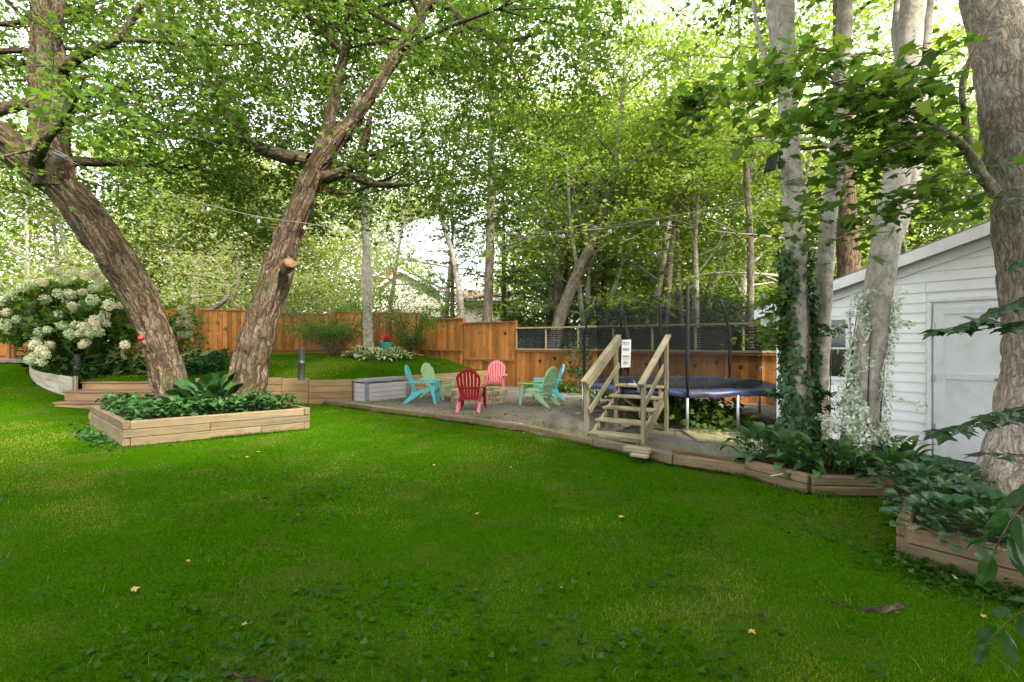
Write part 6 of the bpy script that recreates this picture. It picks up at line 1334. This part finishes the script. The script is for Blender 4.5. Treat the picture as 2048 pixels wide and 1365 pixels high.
# ------------------------------------------------------------------ young maple reaching in from the right, near the camera: every leaf its own part
def near_leaf_mesh(seed, kind):
    g = np.random.default_rng(seed)
    if kind == 'lobed': out = [(0,0),(.06,.20),(.02,.36),(.22,.32),(.36,.52),(.46,.60),(.50,.38),(.62,.24),(.80,.13),(1.08,0)]
    else: out = [(0,0),(.12,.13),(.3,.22),(.5,.235),(.7,.18),(.88,.08),(1.08,0)]
    V = []; U = []; VV = []; n = len(out)
    for x, y in out: V += [(x,-y,0),(x,-y*.5,0),(x,0,0),(x,y*.5,0),(x,y,0)]; U += [-1,-.5,0,.5,1]; VV += [x]*5
    V = [(x, y*(1+.06*g.normal()), -.22*x*x-.35*abs(y)*(.6+.4*g.random())+.03*math.sin(8*x+5*y+seed)) for x, y, z in V]
    Fc = []
    for j in range(n-1):
        for i in range(4):
            q = (j*5+i, j*5+i+1, j*5+i+6, j*5+i+5)
            Fc.append(q)
    me = bpy.data.meshes.new('leaf'); me.from_pydata([tuple(map(float,v)) for v in V], [], Fc)
    for nm, arr in (('u', U), ('v', VV)): at = me.attributes.new(nm, 'FLOAT', 'POINT'); at.data.foreach_set('value', np.array(arr, np.float32))
    me.materials.append(M['near_leaf']); return me
NL = [near_leaf_mesh(s, 'lobed') for s in range(4)]; NE = [near_leaf_mesh(s, 'entire') for s in range(3)]
sap = thing('maple_sapling', 'young maple reaching large dark leaves in front of the shed door and stout trunk', 'sapling', W(2230,1300,2.35)*np.array((1,1,0))); so_ = np.array(sap.location)
def twig(pts, ls, rad, meshes, step=2, face_cam=.5, every=.12, dens=1.0):
    P, _ = wp([(*p, 0) for p in pts]); w = Wood(); w.limb(P, np.linspace(rad, rad*.35, len(P)), 6, 0, .05); w.build('twig', M['bark_brown'], sap, so_)
    L = np.r_[0, np.cumsum(np.linalg.norm(np.diff(P, axis=0), axis=1))]; s_ = L[-1]
    while s_ > L[-1]*.12:
        q = np.array([np.interp(s_, L, P[:,k]) for k in range(3)]); k = min(len(P)-2, np.searchsorted(L, s_)-1 if s_ > 0 else 0); d = unit(P[k+1]-P[k])
        for sg_ in ((-1,1) if s_ < L[-1]*.97 else (0,)):
            if rng.random() > dens: continue
            side = np.cross(d, (0,0,1)); side = unit(side); az = d*rng.uniform(.5,1.0)+side*sg_*rng.uniform(.5,1.0)+np.array((0,0,rng.uniform(-.35,.1))); az = unit(az)
            nrm = np.array((rng.normal(0,.28), -.35*face_cam+rng.normal(0,.25), 1.0)); nrm = unit(nrm-np.dot(nrm, az)*az); b = np.cross(nrm, az); st = az*ls*.25*abs(sg_)
            o = link('leaf', meshes[rng.integers(len(meshes))], None, sap); sc = ls*rng.uniform(.75,1.2)
            o.matrix_local = Matrix.Translation(Vector(q+st-so_)) @ Matrix((az, b, nrm)).transposed().to_4x4() @ Matrix.Scale(sc, 4)
        s_ -= every*rng.uniform(.7,1.3)
w = Wood(); P, _ = wp([(2230,1300,2.35,0),(2200,1000,2.4,0),(2150,700,2.5,0),(2130,480,2.55,0),(2120,250,2.6,0)]); P[0,2] = 0; w.limb(P, [.02,.018,.015,.012,.008], 8); w.build('stem', M['bark_brown'], sap, so_)
twig([(2150,560,2.5),(2060,590,2.5),(1990,620,2.5),(1935,650,2.5),(1872,662,2.5)], .088, .005, NL, every=.05)
twig([(2140,600,2.6),(2070,640,2.5),(2010,655,2.45),(1960,640,2.45)], .085, .004, NL, every=.055)
twig([(2170,800,2.45),(2080,810,2.45),(2010,825,2.45),(1945,848,2.45),(1880,860,2.45)], .085, .005, NL, every=.045)
twig([(2170,840,2.5),(2090,838,2.55),(2030,836,2.6),(1975,832,2.6)], .08, .004, NL, every=.055)
twig([(2180,900,2.3),(2090,915,2.3),(2020,912,2.3),(1968,906,2.3)], .085, .004, NE, every=.06)
twig([(2140,480,2.55),(2090,500,2.5),(2040,520,2.5)], .085, .004, NL, every=.055); twig([(2130,400,2.4),(2080,390,2.3),(2030,395,2.2)], .085, .004, NL, every=.09)
sap2 = sap
sap = thing('garden_shrub', 'thin stemmed shrub with large pointed leaves leaning in at the lower corner of the view', 'shrub', W(2250,1365,1.5)*np.array((1,1,0))); so_ = np.array(sap.location)
twig([(2180,900,1.45),(2060,985,1.45),(2010,1055,1.45),(1984,1112,1.45)], .105, .0045, NE, every=.085, face_cam=1.6)
twig([(2200,1180,1.5),(2100,1205,1.5),(2045,1215,1.5),(2005,1245,1.5),(1972,1290,1.5)], .085, .003, NE, every=.09, face_cam=1.2, dens=.8)
w = Wood(); P, _ = wp([(2250,1365,1.5,0),(2220,1200,1.48,0),(2180,900,1.45,0),(2150,700,1.5,0)]); P[0,2] = 0; w.limb(P, [.01,.009,.006,.004], 6); w.build('stem', M['bark_brown'], sap, so_)
twig([(2150,700,1.5),(2100,860,1.6),(2060,1000,1.7),(2050,1060,1.7)], .09, .003, NE, every=.12, face_cam=1.4, dens=.7)

# ------------------------------------------------------------------ grass
rng = np.random.default_rng(71)
def grass(name, label, X, Y, fn, hgt, wid, mat, lean=.6):
    n = len(X); Z = fn(X, Y); az = rng.uniform(0,2*np.pi,n); d = np.stack([np.cos(az), np.sin(az), 0*az], 1); sdv = np.stack([-np.sin(az), np.cos(az), 0*az], 1)
    patch = fbm(np.stack([X*.55, Y*.55, 0*X], -1)); h = hgt*rng.uniform(.5,1.25,n)*(.7+.6*patch); ln = rng.uniform(.15,1.0,n)*lean; B = np.stack([X, Y, Z-.004], 1); w_ = (wid*rng.uniform(.6,1.3,n)*np.ones(n))[:,None]
    m_ = B+d*(h*ln*.45)[:,None]+np.array((0,0,1))*(h*.62)[:,None]; t_ = B+d*(h*ln*1.25)[:,None]+np.array((0,0,1))*(h*(1-.25*ln))[:,None]
    V = np.stack([B-sdv*w_, B+sdv*w_, m_+sdv*w_*.7, m_-sdv*w_*.7, t_], 1).reshape(-1,3); b = np.arange(n)*5
    f4 = np.stack([b, b+1, b+2, b+3], 1); f3 = np.stack([b+3, b+2, b+4], 1); r = np.clip(rng.normal(.34,.19,n)+(patch-.5)*1.3+(fbm(np.stack([X*2.6, Y*2.6, 0*X+3], -1))-.5)*.5, 0, 1)
    if name == 'grass': dry = np.clip((fbm(np.stack([X*.75, Y*1.1, 0*X+40], -1))-.50)*5, 0, 1)*(.15+.85*sstep(-2.5,-6,X)); r = np.clip(r+.75*dry+.45*np.clip((fbm(np.stack([X*2.2, Y*2.2, 0*X+50], -1))-.62)*7,0,1), 0, 1)
    o = stuff(link(name, mesh_np(name, V, [f4, f3], {'rnd': np.repeat(r, 5)}), mat)); o['label'] = label; return o
def scatter(n, y0, y1, poly, fn=None, hw=1.18, power=1.0):
    Y = y0+(y1-y0)*rng.uniform(0,1,n)**power; X = rng.uniform(-hw,hw,n)*Y; ok = inpoly(X, Y, poly) & ~inpoly(X, Y, [tuple(A_),tuple(B_),tuple(C_),tuple(D_)])
    if fn is not None: ok &= fn(X, Y)
    return X[ok], Y[ok]
bare = lambda X, Y: rng.uniform(0,1,len(X)) < np.clip(1.15-1.9*np.clip(fbm(np.stack([X*.9, Y*.9, 0*X+20], -1))-.56,0,1)*6*sstep(-2.5,-6.5,X)-.95*np.exp(-((X+6.1)/1.1)**2-((Y-6.05)/.3)**2),.04,1)
n = 400000; Y = 1.85*np.exp(rng.uniform(0,1,n)*math.log(15.0/1.85)); X = rng.uniform(-1.2,1.2,n)*Y
ok = inpoly(X, Y, LAWN) & ~inpoly(X, Y, [tuple(A_),tuple(B_),tuple(C_),tuple(D_)]); X, Y = X[ok], Y[ok]; ok = bare(X, Y); X, Y = X[ok], Y[ok]
grass('grass', 'short mown green grass of the main lawn', X, Y, lambda x, y: h_low(x, y), .023, .00058*Y, M['grass'], .9)
X = rng.uniform(-15,-.9,60000); Y = rng.uniform(12.1,19.4,60000); ok = inpoly(X, Y, UPPER); grass('grass', 'short mown green grass of the upper lawn', X[ok], Y[ok], h_up, .032, .0075, M['grass'])
# uncut grass left standing against the timbers
X = []; Y = []
for a, b, side, dens in [(A_, B_, 1, 900), (D_, A_, 1, 900)]+[(np.array(p), np.array(q), 1, 620) for p, q in list(zip(EDGE[:-1], EDGE[1:]))+list(zip(BEDF[:-1], BEDF[1:]))]+[(np.array((2.90,3.54)), np.array((3.5,2.8)), 1, 900)]:
    d = b-a; L = np.linalg.norm(d); nrm = np.array((d[1], -d[0]))/L*side; m = int(dens*L); t_ = rng.uniform(0,1,m); t_ = t_[rng.uniform(0,1,m) < np.clip((fbm(np.stack([t_*L*2.2, 0*t_+a[0], 0*t_], -1))-.3)*3,0.1,1)]
    q = a+d*t_[:,None]+nrm*(.052+np.abs(rng.normal(0,.03,len(t_))))[:,None]; X.append(q[:,0]); Y.append(q[:,1])
X, Y = np.concatenate(X), np.concatenate(Y); grass('edge_grass', 'longer uncut grass standing against the garden timbers', X, Y, h_low, .07, .0024, M['grass'], .9)
# longer pale tufts and weeds on the gravel
cx = rng.uniform(-4,4.5,360); cyy = rng.uniform(5.9,13.5,360); ok = inpoly(cx, cyy, GRAVEL) & (np.hypot(cx-pit[0], cyy-pit[1]) > .95) & (rng.uniform(0,1,360) < .25+.75*sstep(1.4,.2,seg_dist(cx, cyy, EDGE))); cx, cyy = cx[ok], cyy[ok]
X = np.repeat(cx, 46)+rng.normal(0,.13,len(cx)*46); Y = np.repeat(cyy, 46)+rng.normal(0,.10,len(cx)*46); grass('gravel_weeds', 'thin tufts of pale grass coming up through the gravel', X, Y, lambda x, y: .03+0*x, .10, .0032, M['grass_dry'], 1.1)
X, Y = scatter(1500, 2.0, 6.0, LAWN); grass('seed_stalks', 'scattered longer pale blades standing in the lawn', X, Y, lambda x, y: h_low(x,y), .05, .0013, M['grass_dry'], 1.3)

# ------------------------------------------------------------------ litter
def bits(name, label, X, Y, z, size, mat, shape='quad', tilt=.25): o = stuff(leaf_obj(name, rng, np.stack([X, Y, z], 1), size, mat, shape=shape, tilt=tilt)); o['label'] = label
n = 9000; X = rng.uniform(-4,5.6,n); Y = rng.uniform(4.9,14,n); f = fbm(np.stack([X*.9, Y*.9, 0*X+31], -1)); ok = (inpoly(X, Y, GRAVEL) | inpoly(X, Y, [(3.95,5.0),(4.3,6.2),(4.6,8.2),(6.5,5.2),(5.0,3.9),(3.55,4.4)])) & (rng.uniform(0,1,n) < np.clip((f-.42)*5,.02,1)) & (np.hypot(X-pit[0], Y-pit[1]) > .8); X, Y = X[ok], Y[ok]
bits('leaf_litter', 'brown needles and leaf bits strewn over the gravel', X, Y, rng.uniform(.04,.055,len(X)), .055, M['litter'], 'quad', .35)
n = 7000; X = rng.uniform(-4.2,4.4,n); Y = rng.uniform(5.8,13.5,n); ok = inpoly(X, Y, GRAVEL); X, Y = X[ok], Y[ok]; V = []; 
sz = rng.uniform(.006,.02,len(X)); base = np.array([(1,0,0),(-.5,.87,0),(-.5,-.87,0),(.1,.05,.8)]); a = rng.uniform(0,6.28,len(X)); Vp = base[None]*sz[:,None,None]; Vx = Vp[:,:,0]*np.cos(a)[:,None]-Vp[:,:,1]*np.sin(a)[:,None]; Vy = Vp[:,:,0]*np.sin(a)[:,None]+Vp[:,:,1]*np.cos(a)[:,None]
b = np.arange(len(X))[:,None]*4; Fc = np.concatenate([b+np.array(q)[None] for q in ((0,1,3),(1,2,3),(2,0,3))])
o = stuff(link('pebbles', mesh_np('pebbles', np.stack([Vx+X[:,None], Vy+Y[:,None], Vp[:,:,2]+.032], 2).reshape(-1,3), [Fc]), M['gravel'])); o['label'] = 'loose grey pebbles on the gravel patio'
a = rng.uniform(0,6.28,150); q = 1.6*np.sqrt(rng.uniform(.05,1,150)); q = np.where(rng.random(150) < .6, rng.uniform(1.2,1.75,150), q); bits('leaf_litter', 'dry leaves lying on the trampoline', tcn[0]+q*np.cos(a), tcn[1]+q*np.sin(a), np.where(q > 1.56, TZ+.045, TZ+.02), .05, M['litter'], 'maple6', .3)
FL = []
for s in range(3):
    V, Fc, r = leaf_arrays(np.random.default_rng(s), np.zeros((1,3)), .1, 'maple10', .12); me = mesh_np('fallen_leaf', V, [Fc], {'rnd': np.full(len(V), (.1,.5,.9)[s])}); me.materials.append(M['fallen']); FL.append(me)
spots = [(1237,1040,1.0,'bright yellow fallen leaf in the middle of the lawn below the stairs'),(953,1034,.8,'orange fallen leaf in the middle of the lawn below the red chair'),(1120,1186,.7,'pale fallen leaf low in the middle of the lawn'),(1499,1272,.7,'yellow fallen leaf in the shaded lawn near the root'),(867,935,.7,'pale fallen leaf on the lawn in front of the chairs'),(1032,1112,.5,'small reddish fallen leaf in the middle of the lawn'),(494,918,.9,'whitish fallen leaf on the lawn in front of the raised bed corner'),(520,909,.9,'second whitish fallen leaf by the raised bed, the farther one'),(672,933,.6,'pale fallen leaf on the lawn right of the raised bed'),(1963,1245,.5,'yellow fallen leaf under the pointed shrub'),(262,1192,.7,'tan fallen leaf among the weeds in the dark corner of the lawn'),(486,1264,.8,'brown curled fallen leaf low on the shaded lawn'),(380,1132,.5,'small tan fallen leaf on the shaded lawn'),(1046,870,.6,'pale fallen leaf on the lawn close to the gravel edging'),(993,884,.6,'pale fallen leaf on the lawn behind the edging curve'),(1020,940,.5,'small pale fallen leaf on the bright lawn')]
for i, (px, py, s_, lb) in enumerate(spots):
    p = hit(px, py, h_low); o = link('fallen_leaf', FL[i % 3], None, None, p+np.array((0,0,.035))); o.rotation_euler = (rng.normal(0,.2), rng.normal(0,.2), rng.uniform(0,6)); o.scale = (s_*.55,)*3; tag(o, lb, 'leaf', 'fallen leaves on the lawn')
rt = thing('tree_root', 'bare grey tree root breaking the surface of the shaded lawn', 'root', g(1735,1216)); o0 = np.array(rt.location); w = Wood()
P = np.array([g(1636,1197,-.02),g(1670,1209,.008),g(1705,1217,-.004),g(1735,1222,.006),g(1765,1219,.018),g(1800,1214,.012),g(1830,1205,-.03)])-o0; w.limb(P, [.010,.016,.012,.017,.025,.019,.009], 16, .012, .012, (16,7)); w.limb(np.array([g(1770,1219,.01),g(1790,1226,.0),g(1812,1230,-.03)])-o0, [.02,.014,.008], 10, .006, .015, (16,7)); w.build('bark', M['bark_maple'], rt)
rt = thing('tree_root', 'bare root ridge at the very bottom of the lawn', 'root', g(480,1352)); o0 = np.array(rt.location); w = Wood(); P = np.array([g(440,1340,-.01),g(470,1352,.015),g(520,1358,.02),g(570,1364,-.01)])-o0; w.limb(P-np.array((0,0,.012)), [.012,.018,.016,.01], 14, .010, .01, (16,7)); w.build('bark', M['bark_maple'], rt)
for px0, py0, px1, py1, lb in ((1540,953,1566,948,'pale stick lying on the creeper bed timber'),(1905,1150,1915,1160,'short pale twig among the weeds at the front bed')):
    p0, p1 = g(px0,py0,.20 if px0 < 1600 else .03), g(px1,py1,.23 if px0 < 1600 else .06); tag(MB().tube([(0,0,0), tuple(p1-p0)], .008, 6).build('stick', M['grey_wood'], None, True, p0), lb, 'stick')

# ------------------------------------------------------------------ unseen maples added behind the viewpoint to shade the near lawn
for (x, y, key, sc, lb) in ((-1.2,-3.8,'shade',1.0,'unseen maple added behind the viewpoint to shade the near lawn'),(3.4,-3.2,'shade',1.0,'unseen maple added for shade behind the viewpoint on the shed side'),(-6.2,-4.2,'shade',.95,'unseen maple added for shade behind the viewpoint towards the hydrangea side'),(8.2,-1.9,'shade',1.0,'unseen maple added for shade beside the viewpoint past the front bed')):
    t = place_tree(1024, 10, key, sc, MAP, lb, group='unseen maples added for shade around the viewpoint'); t.location = (x, y, -.05)
